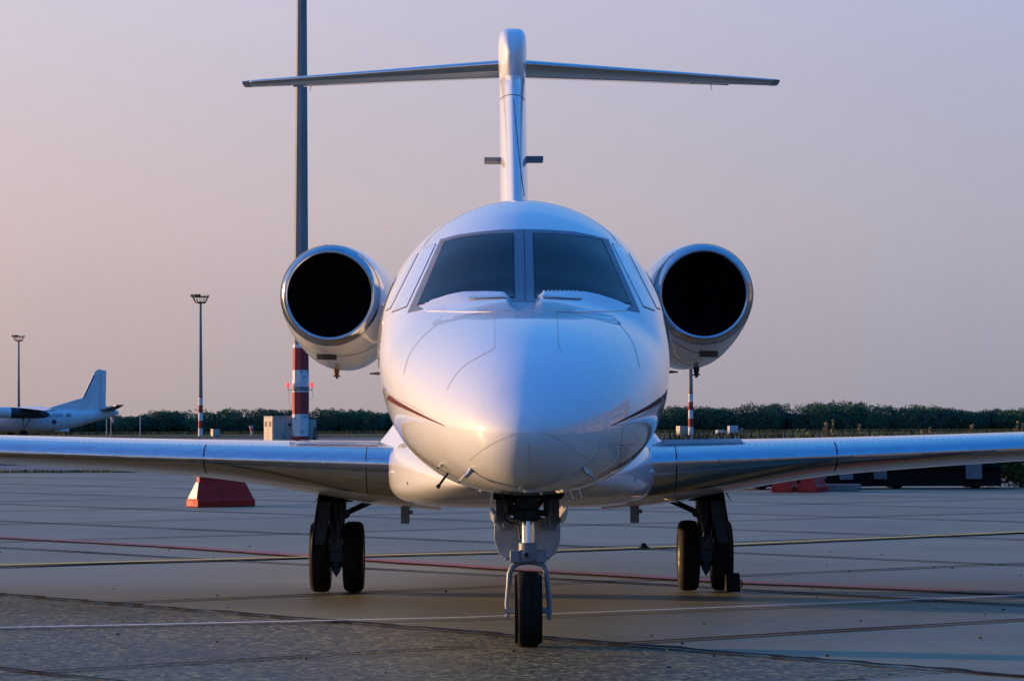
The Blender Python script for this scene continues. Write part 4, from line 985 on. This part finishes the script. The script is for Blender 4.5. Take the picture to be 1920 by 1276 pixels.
# --- parked propeller transport far left -------------------------------------------------
AX=atY(222,765,385).x; PL=empty('propeller_airplane',(AX,385,0),R(21),label='white twin propeller transport plane parked far left showing its tail',category='airplane')
WP=simple('aged_white_paint',(.62,.64,.66),.5,var=.12,sc=1.2); UNDER=simple('grey_underside_paint',(.20,.22,.25),.5,var=.1,sc=1)
PS=[0,1.0,3,6,9,13,17,20,22.3,23.6]; PTt=[3.40,3.48,3.52,3.55,3.58,3.6,3.6,3.5,3.0,2.35]; PBt=[2.95,2.60,2.00,1.20,.75,.70,.70,.75,1.0,1.6]; PW=[.15,.45,.85,1.2,1.4,1.45,1.45,1.4,1.0,.35]
rr=[]
for s in np.linspace(0,23.6,50):
    t_,b_,w_=pchip(PS,PTt,s),pchip(PS,PBt,s),pchip(PS,PW,s); zc=(t_+b_)/2; rr.append([(-s,x,z) for (x,_,z) in [(q[0],0,q[2]) for q in srf_ring(0,0,zc,w_,w_,t_-zc,zc-b_,2.2,2.2,36)]])
pf=MB().loft(rr).build('fuselage',WP,PL,smooth=60)
# fin with dorsal fillet, in the fuselage plane
fp_=[(-1.7,3.3),(-1.6,8.5),(-2.6,8.72),(-3.1,8.45),(-4.75,5.05),(-8.6,3.9),(-10.0,3.5)]
MB().prism(fp_,lambda x,z:(x,-.13,z),lambda x,z:(x,.13,z)).build('tail_fin',WP,PL,smooth=0,bevel=.06)
b=MB(); b.prism([(-3.3,7.9),(-3.12,7.9),(-4.5,5.05),(-4.7,5.05)],lambda x,z:(x,-.16,z),lambda x,z:(x,.16,z)); b.prism([(-2.45,3.6),(-2.42,3.6),(-2.32,8.3),(-2.35,8.3)],lambda x,z:(x,-.15,z),lambda x,z:(x,.15,z)); b.build('fin_trim',simple('grey_deicer',(.12,.15,.18),.6),PL,smooth=0)
for s_ in (-1,1):
    b=MB(); b.loft([[(-2.6,0,3.33),(-.5,0,3.40),(-.5,0,3.52),(-2.6,0,3.58)],[(-1.5,s_*4.9,4.02),(-.5,s_*4.9,4.06),(-.5,s_*4.9,4.12),(-1.5,s_*4.9,4.14)]]); b.build('tailplane',UNDER,PL,smooth=0)
    b=MB(); ws=[]
    for y,z,c in ((0,3.75,2.9),(5,3.72,2.8),(14.5,3.35,1.4)): ws.append([(-12.2+c/2*(1-2*t),s_*y,z+(.20 if k==0 else -.14)*yt(t)) for k,tq in ((0,np.linspace(1,0,12)),(1,np.linspace(0,1,12)[1:-1])) for t in tq])
    b.loft(ws); b.build('wing',WP,PL)
    b=MB(); b.loft([[(x,s_*4.0+r*math.cos(a),3.1+zz+r*math.sin(a)) for a in np.linspace(0,2*math.pi,18,endpoint=False)] for x,r,zz in ((-9.9,.06,-.20),(-10.3,.42,-.15),(-11.4,.60,-.08),(-13.5,.68,0),(-15.0,.68,.05))]); en=b.build('engine_nacelle',simple('dark_exhaust_nacelle',(.035,.035,.045),.6) if s_<0 else UNDER,PL)
    b=MB(); b.loft([[(x,s_*4.0+r*math.cos(a),3.1+zz+r*math.sin(a)) for a in np.linspace(0,2*math.pi,18,endpoint=False)] for x,r,zz in ((-14.9,.70,.05),(-16.2,.68,.08),(-17.3,.6,.1),(-17.7,.4,.1))]); b.build('engine_cowl',WP,en)
    b=MB(); b.lathe([(0,-.6),(.25,-.35),(.34,0)],(-17.7,s_*4,3.2),(1,0,0),16); b.build('spinner',M['dark'],en)
    b=MB()
    for k in range(4):
        a=R(45+90*k); d=Vector((0,math.cos(a),math.sin(a))); b.tube([Vector((-17.9,s_*4,3.2))+d*.2,Vector((-17.92,s_*4,3.2))+d*1.9],[.09,.07],6)
    b.build('propeller',M['dark'],en)
    b=MB(); b.cyl((-13.2,s_*3.9,2.5),(-13.2,s_*3.9,.5),.12,n=10); b.cyl((-12.2,s_*3.9,2.6),(-13.2,s_*3.9,1.0),.08,n=8); b.build('gear_leg',M['vane'],PL)
    for k in (-.28,.28): MB().lathe([(0,-.13),(.38,-.15),(.5,-.08),(.5,.08),(.38,.15),(0,.13)],(-13.2,s_*3.9+k,.5),(0,1,0),24).build('main_wheel',M['tyre'],PL)
MB().lathe([(0,-.2),(.3,-.22),(.38,-.1),(.38,.1),(.3,.22),(0,.2)],(-20.2,0,.38),(0,1,0),20).build('nose_wheel',M['tyre'],PL)
MB().cyl((-20.2,0,.4),(-20.0,0,1.2),.1).build('nose_leg',M['vane'],PL)
b=MB(); b.loft([[(-8.0,y,z) for y,z in ((-.9,.9),(.9,.9),(.9,.8),(-.9,.8))],[(-3.6-3.0,y,z) for y,z in ((-.8,1.25),(.8,1.25),(.8,.75),(-.8,.75))]]); b.build('ventral_strake',WP,PL,smooth=0)
def text(s,size,loc,rot,mat,parent,name):
    c=bpy.data.curves.new(name,'FONT'); c.body=s; c.size=size; c.extrude=.01; c.align_x='CENTER'
    o=bpy.data.objects.new(name,c); COL.objects.link(o); dg=bpy.context.evaluated_depsgraph_get(); me=bpy.data.meshes.new_from_object(o.evaluated_get(dg)); bpy.data.objects.remove(o)
    q=bpy.data.objects.new(name,me); COL.objects.link(q); q.parent=parent; q.location=loc; q.rotation_euler=rot; me.materials.clear(); me.materials.append(mat); return q
NAVY=simple('navy_marking',(.02,.04,.12),.5)
text('HA-TCM',.62,(-8.8,-1.47,2.62),(R(90),0,0),NAVY,PL,'registration_letters')
b=MB(); [b.bb(-7.1,-6.5,-1.33,-1.30,z,z+.07) for z in (2.95,2.80,2.65)]; b.build('tail_flag',NAVY,PL,smooth=0)
MB().lathe([(0,0),(.30,0),(.30,.02),(0,.02)],(-8.7,-1.46,2.0),(0,-1,0),24).build('round_emblem',NAVY,PL)
